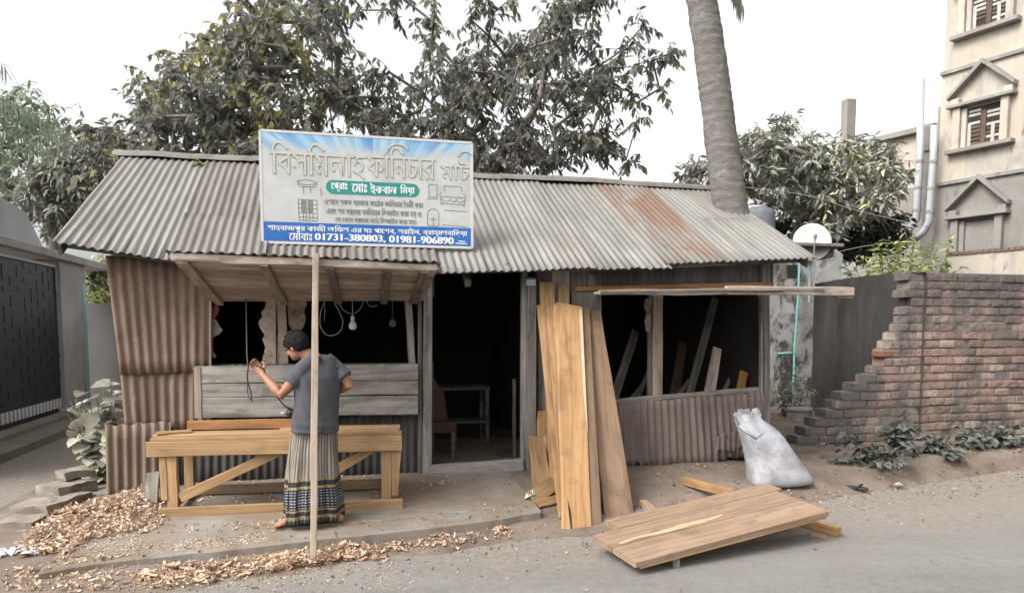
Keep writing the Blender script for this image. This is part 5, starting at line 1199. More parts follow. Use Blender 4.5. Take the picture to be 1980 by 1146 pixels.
def window(px0, px1, ytop0, ybot0, lit):
    """opening corners on the left jamb in pixels; everything else square on the facade"""
    a = PB(px0, ytop0); b = PB(px0, ybot0); s0, s1 = bs(a), bs(PB(px1, (ytop0 + ybot0) / 2 - 14)); z1, z0 = a.z, b.z; wd2 = s1 - s0; mc = M['stucco'] if lit else M['cement']
    wnd = block('window', s0, s1, z0, z1, .006, .02, M['interior'])
    def part(s_0, s_1, z_0, z_1, off, dep, mat, nm): 
        k = MB(); k.box(BPt(s_0, z_0, off), BD * (s_1 - s_0), -BN * dep, UP * (z_1 - z_0)); return bevel(k.build(nm, mat, wnd), .01)
    part(s0 - .30, s0 - .13, z0 - .02, z1 + .06, .13, .128, mc, 'column'); part(s0 - .12, s0 - .005, z0 - .02, z1 + .02, .07, .068, mc, 'frame'); part(s1 + .005, s1 + .17, z0 - .02, z1 + .06, .13, .128, mc, 'column')
    part(s0 - .42, s1 + .30, z0 - .12, z0 - .022, .20, .198, M['cement'], 'sill')
    part(s0 - .42, s1 + .30, z1 + .062, z1 + .14, .22, .218, M['cement'], 'lintel')
    part(s0 - .36, s0 - .16, z1 + .14, z1 + .27, .15, .148, mc, 'bracket'); part(s1 + .06, s1 + .25, z1 + .14, z1 + .27, .15, .148, mc, 'bracket')
    mid = (s0 + s1 - .06) / 2; ht = .78; sl_, sr_ = s0 - .42, s1 + .30
    for e0, e1 in ((sl_, mid), (sr_, mid)):
        k = MB(); za, zb2 = z1 + .27, z1 + .14 + ht
        k.poly([BPt(e0, za, .2), BPt(e1, zb2, .2), BPt(e1, zb2 + .11, .2), BPt(e0, za + .08, .2)], -BN * .198); k.build('pediment', M['cement'], wnd)
    if lit:
        r = random.Random(int(px0)); nsl = 9
        for i in range(nsl):
            for s_0, s_1 in ((s0 + .02, mid - .06), (mid + .08, s1 - .02)):
                if r.random() < .22: continue
                zz = lerp(z0 + .05, z1 - .08, i / (nsl - 1)); mt = M['shutter'] if (zz > (z0 + z1) / 2 or r.random() < .35) else M['shutterbrown']
                part(s_0, s_1, zz - .035, zz + .03, .02 + r.uniform(-.004, .006), .014, mt, 'slat')
        part(mid - .05, mid + .07, z0, z1 - .1, .028, .01, M['shutterbrown'], 'shutter_stile'); part(s0 + .01, s0 + .09, z0, z1 - .35, .03, .01, M['shutter'], 'shutter_stile'); part(s1 - .22, s1 - .14, z0, z1 - .45, .034, .01, M['shutter'], 'shutter_stile')
    else:
        part(s0, s1 - .16, z0, z1 - .02, .012, .005, M['cement'], 'infill'); part(s1 - .16, s1, z0, z1 - .02, .03, .02, M['stone'], 'bricked_strip')
window(1873, 1938, 211, 284, True); window(1868, 1926, 428, 500, False); window(1884, 1950, -16, 60, True)
# lower neighbouring block behind the tree
annex = thing('annex_building', PB(1740, 300, -.5), 'lower flat-roofed plastered annex with a dark opening, left of the tall building', 'building')
AO = -.6
az_ = PB(1716, 272, AO).z; s0 = bs(PB(1660, 400, AO)); s1 = sB - .3
k = MB(); k.box(BPt(s0, 0, AO), BD * (s1 - s0), -BN * 4, UP * (az_ - .02)); k.build('wall', M['stucco'], annex)
k = MB(); k.box(BPt(s0, 0, AO + .012), BD * (s1 - s0), -BN * .01, UP * (PB(1740, 345, AO).z - .3)); k.build('lower_wall', M['cement'], annex)
k = MB(); k.box(BPt(s0 - .1, az_ - .01, AO + .2), BD * (s1 - s0), -BN * 4.2, UP * .13); k.build('roof_edge', M['cement'], annex)
q0, q1 = PB(1742, 333, AO), PB(1772, 352, AO); k = MB(); k.box(BPt(bs(q0), PB(1742, 358, AO).z, AO + .03), BD * (bs(q1) - bs(q0) + .4), -BN * .012, UP * .36); k.build('opening', M['interior'], annex)
ch0 = PY(1646, 270, 17); ch1 = PY(1647, 190, 17)
k = MB(); k.box(Vector((ch0.x - .125, 17, ch1.z - 2.6)), Vector((.24, .05, 0)), Vector((-.04, .22, 0)), UP * 2.6); tag(bevel(k.build('concrete_pillar', M['cement']), .012), 'lone square concrete pillar rising above the bushy tree', 'pillar')
for pts_, lab in (([(1780, 240), (1779, 300), (1772, 425), (1757, 446), (1755, 474)], 'left drainpipe with a bent foot on the tall building\'s corner'), ([(1807, 243), (1805, 300), (1797, 428), (1786, 448), (1770, 462)], 'right drainpipe bending left at its foot on the tall building\'s corner')):
    P3 = [PB(x, y, .35) for x, y in pts_]; dpn = thing('drainpipe', P3[0], lab, 'drainpipe', 'drainpipes on the corner'); k = MB(); k.tube(P3, .085, 12); k.build('pipe', M['galv'], dpn, smooth=True)
    for f_ in (.1, .5, .85):
        q = lerp(P3[1], P3[2], f_); k = MB(); k.tube([q - UP * .03, q + UP * .03], .098, 12); k.build('collar', M['stone'], dpn)
P3 = [PB(1785, 152, .3), PB(1783, 300, .3)]; k = MB(); k.tube(P3, .035, 8); tag(k.build('pole', M['galv']), 'thin metal pole standing up beside the left drainpipe', 'pole')
M['coping'] = mottle('dull red coping brick', [(.3, (.115, .07, .055)), (.7, (.185, .115, .092))], nscale=8, bump=.7)
cw = thing('coping_wall', PB(1900, 510, 1.5), 'low cream wall with a red brick coping in front of the tall building', 'wall')
zc = PB(1905, 489, 1.5).z; s0 = bs(PB(1835, 505, 1.5))
k = MB(); k.box(BPt(s0, 0, 1.5), BD * 5, -BN * .25, UP * zc); k.build('wall', M['stucco'], cw)
k = MB(); 
for i in range(40): k.box(BPt(s0 - .02 + i * .125, zc + .002 + random.uniform(0, .012), 1.53), BD * .112, -BN * .3, UP * .07)
k.build('coping', M['coping'], cw)

# ------------------------------------------------------------------ gate building at left
GD = Vector((-.242, .970, 0)).normalized(); GN = Vector((GD.y, -GD.x, 0)); G0 = Vector((-7.65, 10.8, 0))
def PGt(px, py, off=0): return PP(px, py, G0 + GN * off, GN)
def gs(p): return (Vector((p[0], p[1], 0)) - G0).dot(GD)
def GPt(s, z, off=0): return G0 + GD * s + GN * off + UP * z
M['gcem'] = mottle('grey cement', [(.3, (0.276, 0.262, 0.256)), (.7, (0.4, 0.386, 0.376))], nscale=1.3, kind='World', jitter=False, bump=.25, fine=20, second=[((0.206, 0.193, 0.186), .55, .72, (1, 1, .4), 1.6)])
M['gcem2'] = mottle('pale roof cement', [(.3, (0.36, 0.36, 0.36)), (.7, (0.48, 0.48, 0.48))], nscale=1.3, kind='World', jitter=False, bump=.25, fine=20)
M['gcem3'] = mottle('dark grey cement', [(.3, (.10, .096, .092)), (.7, (.15, .145, .14))], nscale=1.3, kind='World', jitter=False, bump=.25, fine=20)  # darker version of the grey cement, for the alley wall
gh = thing('gate_house', GPt(1.5, 0), 'grey cement gateway with a thick beam and a pale roof across the alley', 'gateway')
sg1 = gs(PGt(120, 650)); sp1 = gs(PGt(160, 650)); zgt = PGt(60, 500).z
zb_ = PGt(60, 496).z + .05; zb2_ = PGt(0, 458).z
def gblock(name, s0, s1, z0, z1, off, dep, mat, par=gh): k = MB(); k.box(GPt(s0, z0, off), GD * (s1 - s0), -GN * dep, UP * (z1 - z0)); return bevel(k.build(name, mat, par), .012)
gblock('pillar', sg1, sp1 + .25, 0, zb_ - .005, .02, .5, M['gcem'])
gblock('beam', -4, gs(PGt(205, 520)) + .3, zb_, zb2_, .12, .6, M['gcem'])
q = GPt(sp1 + .19, 0, .026); gblock('aqua_stripe', sp1 + .04, sp1 + .19, .05, zb_ - .35, .026, .005, M['aqua'])
# pale roof sloping away above the beam
pr = [(-4, zb2_ - .0), (gs(PGt(118, 470)), zb2_ - .0), (gs(PGt(82, 415)), PGt(82, 412).z), (gs(PGt(20, 388)), PGt(20, 384).z + .1), (-4, PGt(0, 380).z + .4)]
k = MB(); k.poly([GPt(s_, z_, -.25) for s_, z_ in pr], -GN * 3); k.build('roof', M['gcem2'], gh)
gate = thing('gate', GPt(-.5, .15), 'black woven-pattern sheet metal gate with a white-toothed bottom rail', 'gate')
zg0 = PGt(60, 808).z
sg0 = -3.4
k = MB(); k.box(GPt(sg0, zg0, -.06), GD * (sg1 - sg0 - .01), -GN * .03, UP * (zgt - zg0)); 
k.build('leaf', M['iron'], gate)
k = MB(); r = random.Random(5)
nz2, ns2 = 14, 22
for i in range(nz2):
    for j in range(ns2):
        if r.random() < .25: continue
        s_ = lerp(sg0, sg1 - .1, j / ns2); z_ = lerp(zg0 + .25, zgt - .1, i / nz2); dsx = (sg1 - sg0) / ns2; dzx = (zgt - zg0 - .35) / nz2
        hor = (i + j) % 2
        k.box(GPt(s_ + .01, z_ + .02, -.054 + r.uniform(0, .003)), GD * (dsx * (1.5 if hor else .45)), -GN * .012, UP * (dzx * (.45 if hor else 1.5)))
k.build('woven_strips', M['iron'], gate)
k = MB(); k.box(GPt(sg0, zgt - .055, -.028), GD * (sg1 - sg0 - .02), -GN * .02, UP * .045); k.box(GPt(sg1 - .065, zgt - .5, -.027), GD * .045, -GN * .02, UP * .44); k.build('trim', M['galv'], gate)
k = MB(); s_ = sg0
while s_ < sg1 - .1:
    k.box(GPt(s_, zg0 + .02, -.03), GD * .085, -GN * .02, UP * .17); s_ += .15
k.build('toothed_rail', M['white'], gate)
k = MB(); k.box(GPt(sg0, zg0 - .22, -.1), GD * (sg1 - sg0 - .02), -GN * .04, UP * .215); k.build('kick_plate', M['iron'], gate)
stp = thing('threshold_steps', GPt(0, 0, .3), 'two low concrete steps below the black gate', 'steps')
gblock('step', -4, sg1 + .35, -.02, .13, .62, .42, M['slab'], stp); gblock('step', -4, sg1 + .1, -.02, max(.2, zg0 - .24), .2, .4, M['slab'], stp)
lw = PY(210, 650, 15.2)
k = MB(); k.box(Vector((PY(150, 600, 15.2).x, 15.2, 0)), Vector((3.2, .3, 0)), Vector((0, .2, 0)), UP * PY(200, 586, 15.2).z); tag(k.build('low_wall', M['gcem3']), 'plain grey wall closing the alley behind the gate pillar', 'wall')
k = MB(); k.box(GPt(sp1 + .24, zb_ - .3, .02), GD * .05, -GN * .1, UP * .1)
# broken edging between alley and plinth: single stacked slabs
M['edge'] = mottle('chipped concrete lump', [(.3, (0.143, 0.12, 0.0977)), (.7, (0.243, 0.211, 0.174))], nscale=5, bump=.8, bdist=.02, fine=25)
for i, (x_, y_, z_, L, W_, H_, az, lab) in enumerate([
    (28, 1022, .10, .85, .26, .14, 97, 'long chipped slab nearest the photo\'s lower left corner in the broken edging'),
    (66, 992, .17, .55, .28, .13, 92, 'second chipped slab of the broken edging, behind the nearest long one'),
    (104, 962, .25, .55, .34, .11, 84, 'flat-topped chipped slab halfway up the broken edging'),
    (128, 932, .32, .38, .30, .10, 70, 'short slab near the top of the broken edging below the vine'),
    (143, 908, .40, .26, .22, .07, 60, 'small topmost slab of the broken edging, under the vine leaves'),
    (182, 950, .22, .26, .22, .18, 20, 'brown lump of rubble at the foot of the vine beside the tin wall'),
    (110, 1000, .12, .5, .22, .2, 80, 'dark lump wedged under the flat-topped slab of the edging')]):
    q = PG(x_, y_, z_); k = MB(); nn_ = 6; vs = []
    k.box(Vector((-L / 2, -W_ / 2, -H_)), Vector((L, 0, 0)), Vector((0, W_, 0)), UP * H_)
    bm = bmesh.new(); me = bpy.data.meshes.new('edging_slab'); me.from_pydata(k.v, [], k.f); bm.from_mesh(me); bmesh.ops.subdivide_edges(bm, edges=bm.edges[:], cuts=4, use_grid_fill=True)
    for v in bm.verts: v.co += Vector((mnoise.noise(v.co * 6 + Vector((i * 3, 0, 0))), mnoise.noise(v.co * 6 + Vector((0, i * 3, 5))), mnoise.noise(v.co * 6 + Vector((9, 0, i))) * .6)) * .045
    bm.to_mesh(me); bm.free(); me.materials.append(M['edge']); o = link('edging_slab', me, None, Matrix.Translation(q) @ Matrix.Rotation(R(az), 4, 'Z')); tag(o, lab, 'slab', 'chipped slabs edging the alley')
    if z_ - H_ > .03:
        k2 = MB(); k2.ball((0, 0, 0), L * .42, W_ * .42, (z_ - H_ + .04) / 2, nu=10, nv=7); k2.v = [tuple(Vector(v) * (1 + .25 * mnoise.noise(Vector(v) * 7 + Vector((i, 0, 0))))) for v in k2.v]
        o = k2.build('rubble_lump', M['edge'], None, Matrix.Translation(Vector((q.x, q.y, (z_ - H_) / 2))) @ Matrix.Rotation(R(az), 4, 'Z')); tag(o, ['rubble lump carrying the ', ''][0] + ['nearest long slab', 'second slab', 'flat-topped slab', 'short upper slab', 'topmost small slab', 'brown lump', 'dark wedged lump'][i] + ' of the broken edging', 'rubble', 'rubble under the edging')
# ------------------------------------------------------------------ leaves, trees, plants
LEAF = {'broad': [(0, 0), (.18, .36), (.45, .5), (.75, .34), (1, 0)], 'lance': [(0, 0), (.25, .42), (.5, .5), (.78, .3), (1, 0)], 'round': [(0, 0), (.12, .55), (.42, .62), (.75, .42), (1, 0)]}
class Leaves:
    def __init__(s): s.v = []; s.f = []; s.t = []
    def leaf(s, p, d, up, L, W, tint, shape='broad', bend=.35, fold=.25):
        d = d.normalized(); sd = d.cross(up)
        if sd.length < 1e-3: sd = Vector((1, 0, 0))
        sd.normalize(); n = sd.cross(d); pr = LEAF[shape]; b = len(s.v)
        def c(t): return p + d * (L * t) - n * (bend * L * t * t)
        s.v.append(tuple(c(0)))
        for t, wv in pr[1:-1]:
            q = c(t); s.v += [tuple(q - sd * (W * wv) + n * (W * wv * fold)), tuple(q), tuple(q + sd * (W * wv) + n * (W * wv * fold))]
        s.v.append(tuple(c(1))); k = len(pr) - 2; e = b + 1 + 3 * k
        s.f += [(b, b + 2, b + 1), (b, b + 3, b + 2)]
        for i in range(k - 1):
            o = b + 1 + 3 * i; s.f += [(o, o + 1, o + 4, o + 3), (o + 1, o + 2, o + 5, o + 4)]
        o = b + 1 + 3 * (k - 1); s.f += [(o, o + 1, e), (o + 1, o + 2, e)]
        s.t += [tint] * (4 + 2 * (k - 1))
    def build(s, name, mat, parent):
        me = bpy.data.meshes.new(name); me.from_pydata(s.v, [], s.f); me.materials.append(mat)
        a = me.attributes.new('tint', 'FLOAT', 'FACE'); a.data.foreach_set('value', s.t); me.polygons.foreach_set('use_smooth', [True] * len(me.polygons)); me.update(); return link(name, me, parent)
def inside(px, py, poly):
    ins = False
    for i in range(len(poly)):
        (x1, y1), (x2, y2) = poly[i], poly[i - 1]
        if (y1 > py) != (y2 > py) and px < (x2 - x1) * (py - y1) / (y2 - y1) + x1: ins = not ins
    return ins
def scatter(poly, n, Y, dY, r, gap=None, mind=22):
    xs = [q[0] for q in poly]; ys = [q[1] for q in poly]; out = []; tries = 0
    while len(out) < n and tries < n * 60:
        tries += 1; x, y = r.uniform(min(xs), max(xs)), r.uniform(min(ys), max(ys))
        if not inside(x, y, poly): continue
        if gap and y < 150 and mnoise.noise((x * gap, y * gap, 3.3)) < -.25: continue
        if any((x - a) ** 2 + (y - b) ** 2 < mind ** 2 for a, b in [(q[3], q[4]) for q in out[-60:]]): continue
        p = PY(x, y, Y + r.uniform(-dY, dY)); out.append((p, 0, 0, x, y))
    return [q[0] for q in out]
def rndv(r): 
    v = Vector((r.gauss(0, 1), r.gauss(0, 1), r.gauss(0, 1))); return v.normalized()
def tree(name, label, cat, base, trunk, clumps, rad, sd, mat, bark, L, W, shape, ntw, nlf, crad, droop=.5, tintf=None, bend=.35, twig=.006, group=None):
    r = random.Random(sd); root = thing(name, base, label, cat, group); nodes_ = [Vector(q) for q in trunk]; par = [i - 1 for i in range(len(nodes_))]
    order = sorted(clumps, key=lambda q: (q - nodes_[-1]).length); leafn = []
    tip0 = len(nodes_)
    for q in order:
        best = min(range(1, len(nodes_)), key=lambda i: (nodes_[i] - q).length + .25 * (1 if i < tip0 else 0)); a = nodes_[best]; dist = (q - a).length; last = best
        if dist > .9:
            nseg = int(dist / .7)
            for j in range(1, nseg):
                t_ = j / nseg; pt = lerp(a, q, t_) + rndv(r) * .07 + UP * (.12 * math.sin(t_ * 3.14)); nodes_.append(pt); par.append(last); last = len(nodes_) - 1
        nodes_.append(q); par.append(last); leafn.append(len(nodes_) - 1)
    w_ = [0.0] * len(nodes_)
    for i in leafn: w_[i] += 1
    for i in range(len(nodes_) - 1, 0, -1): w_[par[i]] += w_[i]
    tot = max(w_[0], 1); k = MB(); kt = MB()
    def rr_(i): return max(.010, rad * (w_[i] / tot) ** .45)
    kt.tube(nodes_[:tip0], [rad * (1.25 if i == 0 else 1) * lerp(1, .72, i / tip0) for i in range(tip0)], 12)
    for i in range(tip0, len(nodes_)): k.tube([nodes_[par[i]], nodes_[i]], [min(rr_(par[i]), rr_(i) * 1.5), rr_(i)], 6, cap=False)
    lv = Leaves()
    for ci in leafn:
        c = nodes_[ci]; tb = r.uniform(-.15, .15)
        for _ in range(ntw):
            d = rndv(r); d.z = d.z * .8 + .1; d.normalize(); ln = crad * r.uniform(.5, 1.25); p0 = c + rndv(r) * crad * .15; p1 = p0 + d * ln; 
            p1.z -= .12 * ln; k.tube([p0, lerp(p0, p1, .5) + UP * .03, p1], [twig, twig * .7, twig * .4], 4, cap=False)
            for q in range(nlf):
                t_ = (q + .6) / nlf; pt = lerp(p0, p1, t_) + UP * (.03 * math.sin(3.14 * t_)); ld = (d * .5 + rndv(r) * .9).normalized(); ld.z = ld.z * .6 - droop * r.uniform(.4, 1.3); up = (UP + rndv(r) * .7).normalized()
                tn = min(1, max(0, r.gauss(.45, .18) + tb + (tintf(pt) if tintf else 0))); sc = r.uniform(.65, 1.2)
                lv.leaf(pt, ld, up, L * sc, W * sc, tn, shape, bend * r.uniform(.3, 1.5))
    kt.build('trunk', bark, root, smooth=True); k.build('branches', bark, root, smooth=True); lv.build('crown', mat, root); return root
r0 = random.Random(21)
M['bark'] = mottle('grey bark', [(.3, (.09, .08, .07)), (.7, (.19, .17, .15))], nscale=6, kind='World', jitter=False, bump=.8)
M['leafbig'] = leafmat('dusty big leaves', [(.085, .085, .08), (.145, .144, .134), (.195, .193, .172), (.23, .235, .165), (.26, .265, .12), (.42, .34, .07)], .42, .9)
M['leafmango'] = leafmat('dusty mango leaves', [(0.116, 0.128, 0.0977), (0.245, 0.251, 0.209), (0.383, 0.383, 0.326), (0.488, 0.501, 0.395), (0.698, 0.651, 0.232)], .18)
M['leaflime'] = leafmat('lime leaves', [(0.154, 0.192, 0.064), (0.282, 0.333, 0.115), (0.422, 0.474, 0.179), (0.576, 0.602, 0.282)], .3)
M['leafweed'] = leafmat('passage weed leaves', [(.06, .075, .045), (.12, .135, .085), (.18, .19, .13), (.25, .26, .18)], .25)
M['leafdark'] = leafmat('dusty weed leaves', [(.05, .06, .05), (.095, .105, .09), (.15, .16, .14), (.22, .23, .20)], .15)
M['leafvine'] = leafmat('dusty vine leaves', [(.19, .18, .14), (.29, .275, .22), (.37, .355, .29), (.43, .42, .34), (.26, .38, .08)], .25)
M['leaffar'] = leafmat('far feathery leaves', [(0.144, 0.18, 0.12), (0.24, 0.288, 0.204), (0.336, 0.384, 0.288), (0.408, 0.456, 0.36)], .35)
# the big tree behind the roof, in two crowns: a yellow-green one at left and a grey-leaved one spreading right
polyA = [(205, 300), (240, 240), (290, 185), (322, 118), (385, 90), (440, 40), (470, -10), (560, -20), (590, 70), (600, 150), (600, 250), (520, 300), (350, 300)]
clA = scatter(polyA, 150, 12.3, 1.5, r0, None, 16) + [PY(x, y, 12) for x, y in [(285, 150), (300, 170), (345, 105), (180, 250), (160, 262), (205, 262), (150, 250), (465, -10), (190, 300), (175, 330)]]
tree('big_leaved_tree', 'large leafy tree with yellowish-green leaves rising behind the left half of the tin roof', 'tree', Vector((-4.6, 12.5, 0)),
     [(-4.6, 12.5, 0), (-4.5, 12.5, 2.0), (-4.3, 12.45, 3.3), (-4.2, 12.4, 4.3)], clA, .15, 31, M['leafbig'], M['bark'], .145, .066, 'broad', 6, 7, .44, .6, tintf=lambda p: .12 if mnoise.noise(p * .55) > -.05 else -.05)
polyB = [(590, -20), (650, -10), (655, 60), (700, 85), (760, 90), (850, 78), (930, 92), (985, 70), (1040, 70), (1085, 20), (1110, -40), (1195, -40), (1140, 50), (1155, 110), (1185, 170), (1200, 230), (1175, 280), (1105, 320), (1000, 340), (900, 335), (600, 290)]
clB = scatter(polyB, 270, 13.3, 1.7, r0, .011, 12)
for ln in ([(1150, 165), (1175, 130), (1200, 100), (1222, 75), (1245, 48)], [(1235, 130), (1262, 118), (1285, 108), (1300, 100)], [(835, 78), (840, 45), (838, 12), (842, -15)], [(912, 40), (925, 10), (935, -15)], [(945, 70), (955, 25), (985, 0)], [(1275, 172)], [(1215, 175), (1230, 200), (1236, 225)], [(1160, 305), (1185, 300), (1210, 310)], [(1090, 20), (1130, 10), (1100, 60)], [(765, 20), (772, -8)], [(700, 20), (680, -10), (650, 30)], [(630, 10), (600, -30)]):
    clB += [PY(x, y, 13 + r0.uniform(-.5, .5)) for x, y in ln]
tree('big_leaved_tree', 'grey-leaved spreading tree behind the signboard and right half of the roof, with drooping sprays', 'tree', Vector((-1.2, 13.2, 0)),
     [(-1.2, 13.2, 0), (-1.0, 13.2, 2.2), (-.6, 13.2, 3.4), (-.3, 13.2, 4.4)], clB, .13, 33, M['leafbig'], M['bark'], .155, .06, 'broad', 5, 8, .40, .8, tintf=lambda p: -.12)
# mango-like tree in the middle right
polyC = [(1330, 350), (1345, 318), (1400, 330), (1425, 275), (1450, 258), (1520, 240), (1575, 262), (1610, 268), (1655, 268), (1700, 275), (1735, 310), (1745, 350), (1725, 400), (1650, 425), (1600, 470), (1540, 455), (1500, 400), (1440, 370), (1350, 352)]
clC = scatter(polyC, 120, 15.0, 1.0, r0, None, 17) + [PY(x, y, 15) for x, y in [(1330, 345), (1340, 320), (1365, 330)]]
tree('bushy_tree', 'dense grey-green bushy tree between the palm trunk and the tall building', 'tree', Vector((5.9, 15.6, 0)), [(5.9, 15.6, 0), (5.95, 15.6, 1.4), (6.0, 15.5, 2.6), (6.0, 15.4, 3.6)], clC, .2, 35, M['leafmango'], M['bark'], .19, .055, 'lance', 8, 9, .36, .35, tintf=lambda p: .22 * mnoise.noise(p * 1.1))
# dark undergrowth behind the dish
polyD = [(1480, 420), (1560, 440), (1660, 430), (1720, 420), (1740, 470), (1660, 490), (1600, 500), (1500, 480)]
M['leafbush'] = leafmat('dark bush leaves', [(.025, .026, .022), (.05, .052, .045), (.085, .088, .075)], .15)
tree('dark_bush', 'dark bush in the gap behind the satellite dish', 'bush', Vector((6.4, 16.6, 0)), [(6.4, 16.6, 0), (6.4, 16.6, 1.2), (6.4, 16.5, 2.0)], scatter(polyD, 55, 16.6, .6, r0, None, 15), .08, 36, M['leafbush'], M['bark'], .2, .08, 'lance', 6, 9, .4, .3)
# far left trees
polyE = [(40, 400), (70, 330), (130, 310), (160, 270), (220, 260), (250, 300), (240, 380), (150, 440), (90, 430)]
tree('bushy_tree', 'dark dense tree seen between the gateway roof and the tin roof', 'tree', Vector((-12.2, 19, 0)), [(-12.2, 19, 0), (-12.1, 19, 2), (-11.9, 19, 3.5), (-11.9, 19, 4.5)], scatter(polyE, 70, 18.5, 1.2, r0, None, 15), .2, 37, M['leafmango'], M['bark'], .24, .08, 'lance', 7, 9, .5, .35, tintf=lambda p: -.2)
polyF = [(-60, 190), (20, 170), (75, 185), (110, 215), (135, 250), (110, 290), (140, 310), (100, 360), (40, 390), (-60, 400)]
tree('feathery_tree', 'pale feathery tree at the left edge above the gateway roof', 'tree', Vector((-17, 23, 0)), [(-17, 23, 0), (-16.9, 23, 2.5), (-16.6, 23, 5), (-16.5, 23, 6)], scatter(polyF, 60, 22.5, 1.5, r0, .016, 20), .2, 38, M['leaffar'], M['bark'], .28, .07, 'lance', 7, 9, .6, .6)
polyG = [(165, 600), (240, 600), (240, 500), (165, 500)]
tree('bush', 'small leafy bush seen over the alley wall beside the gate pillar', 'bush', Vector((-9.3, 16.5, 0)), [(-9.3, 16.5, 0), (-9.3, 16.5, 1), (-9.3, 16.5, 1.8)], scatter(polyG, 26, 16.5, .4, r0, None, 12), .07, 39, M['leaflime'], M['bark'], .16, .07, 'broad', 5, 7, .3, .4, tintf=lambda p: -.25)

# palm: trunk through the roof's right end, a frond tip at the top; more fronds from palms out of view at left
m, t, p_ = nodes('palm bark')
geo = t.nodes.new('ShaderNodeNewGeometry'); nz1 = noise_(t, coords(t, 'World', (1, 1, 1), False), 3.0, 4, .65); nz2 = noise_(t, coords(t, 'World', (1, 1, 3), False), 9, 5, .7)
wv1 = N(t, 'ShaderNodeTexWave', Scale=2.6, Distortion=4.5, Detail=3.0); wv1.bands_direction = 'Z'; wv1.inputs['Detail Scale'].default_value = 2.2; t.links.new(coords(t, 'World', (.35, .35, 1), False), wv1.inputs[0])
hsum = math_(t, 'ADD', math_(t, 'MULTIPLY', wv1.outputs[0], .13), math_(t, 'ADD', math_(t, 'MULTIPLY', nz1, .4), math_(t, 'MULTIPLY', nz2, .77)))
cr1 = ramp(t, [(.28, (.055, .049, .043)), (.48, (.098, .089, .079)), (.68, (.13, .12, .108)), (.85, (.175, .163, .147))]); t.links.new(hsum, cr1.inputs[0])
lc = ramp(t, [(.58, 0), (.68, .6)]); t.links.new(noise_(t, coords(t, 'World', (1, 1, .7), False), 5.5, 4, .6), lc.inputs[0]); t.links.new(mixc(t, cr1.outputs[0], (.20, .195, .18), lc.outputs[0]), p_.inputs['Base Color']); p_.inputs['Roughness'].default_value = .95; bump_(t, p_, hsum, .55, .04); M['palm'] = m
YP = 9.55
ctr = [(1421, 480, 33), (1418, 425, 32), (1409, 380, 31.5), (1401, 320, 31), (1393, 260, 30), (1386, 200, 29), (1379, 150, 28.5), (1371, 90, 28), (1361, 30, 27.5), (1354, -15, 27), (1340, -90, 26), (1300, -260, 25), (1255, -440, 24)]
pts, rads = [], []
base_ = PY(1424, 520, YP); base_.z = 0; pts.append(base_); rads.append(.26)
fine = []
for i in range(len(ctr) - 1):
    for j in range(8):
        t_ = j / 8; fine.append([lerp(ctr[i][q], ctr[i + 1][q], t_) for q in range(3)])
for i, (x, y, rr_) in enumerate(fine):
    ring = .9 + .03 * ((i * .62 + .6 * mnoise.noise((i * .21, 2, 0))) % 1.0); pts.append(PY(x, y, YP)); rads.append(rr_ / F * YP * (.94 + .06 * ring * 1.0) + .006 * mnoise.noise((i * .9, 0, 0)))
palm = thing('palm_tree', base_, 'tall leaning palm trunk rising through the right end of the tin roof', 'palm tree')
k = MB(); k.tube(pts, rads, 26)
k.v = [tuple(Vector(v) + (rndv(r0) * .009)) for v in k.v]; k.build('trunk', M['palm'], palm, smooth=True)
M['frond'] = leafmat('palm frond', [(.10, .13, .09), (.16, .20, .14), (.24, .28, .20)], .3)
def frond(base, tip, sag, nl, L, parent, sd, name='frond'):
    r = random.Random(sd); lv = Leaves(); ax = [lerp(base, tip, i / 24) - UP * (sag * (i / 24) ** 2) for i in range(25)]
    k = MB(); k.tube(ax, [lerp(.025, .005, i / 24) for i in range(25)], 6)
    for i in range(nl):
        t_ = .15 + .85 * i / nl; j = int(t_ * 23.9); p = lerp(ax[j], ax[j + 1], t_ * 23.9 - j) if j < 24 else ax[24]; d = (ax[min(j + 1, 24)] - ax[max(j - 1, 0)]).normalized(); sd_ = d.cross(UP).normalized()
        for s_ in (-1, 1): lv.leaf(p, (d * .6 + sd_ * s_ * .7 - UP * r.uniform(.5, 1.1)), UP, L * (1 - .5 * abs(t_ - .5)) * r.uniform(.8, 1.1), .035, r.uniform(.2, .9), 'lance', .35)
    f = lv.build(name, M['frond'], parent); k.build('rib', M['frond'], f); return f
ct = pts[-1]
for i in range(9):
    a_ = 6.283 * i / 9 + .3; tp_ = ct + Vector((math.cos(a_) * 2.2, math.sin(a_) * 2.0, .7)); frond(ct, tp_, 1.0, 44, .45, palm, 50 + i)
frond(ct, PY(1438, -14, YP + .2) + UP * .55, .75, 46, .38, palm, 70)
p2 = PY(-420, 60, 16); palm2 = thing('palm_tree', Vector((p2.x, 16, 0)), 'palm whose frond tips hang in from the left edge', 'palm tree')
k = MB(); k.tube([Vector((p2.x, 16, 0)), Vector((p2.x + .2, 16, 3)), p2], [.22, .17, .15], 14); k.build('trunk', M['palm'], palm2)
for (x, y, sg, sd_) in ((15, 90, .5, 61), (60, 160, .7, 62), (135, 185, 1.0, 63), (100, 200, 1.4, 64)): frond(p2, PY(x, y - sg * 20, 15.6 + .3 * (sd_ - 61)), sg, 60, .75, palm2, sd_)
for i in range(5): a_ = 1.8 + i * .7; frond(p2, p2 + Vector((math.cos(a_) * 2.6, math.sin(a_) * 2.6, .4)), 1.5, 40, .6, palm2, 80 + i)

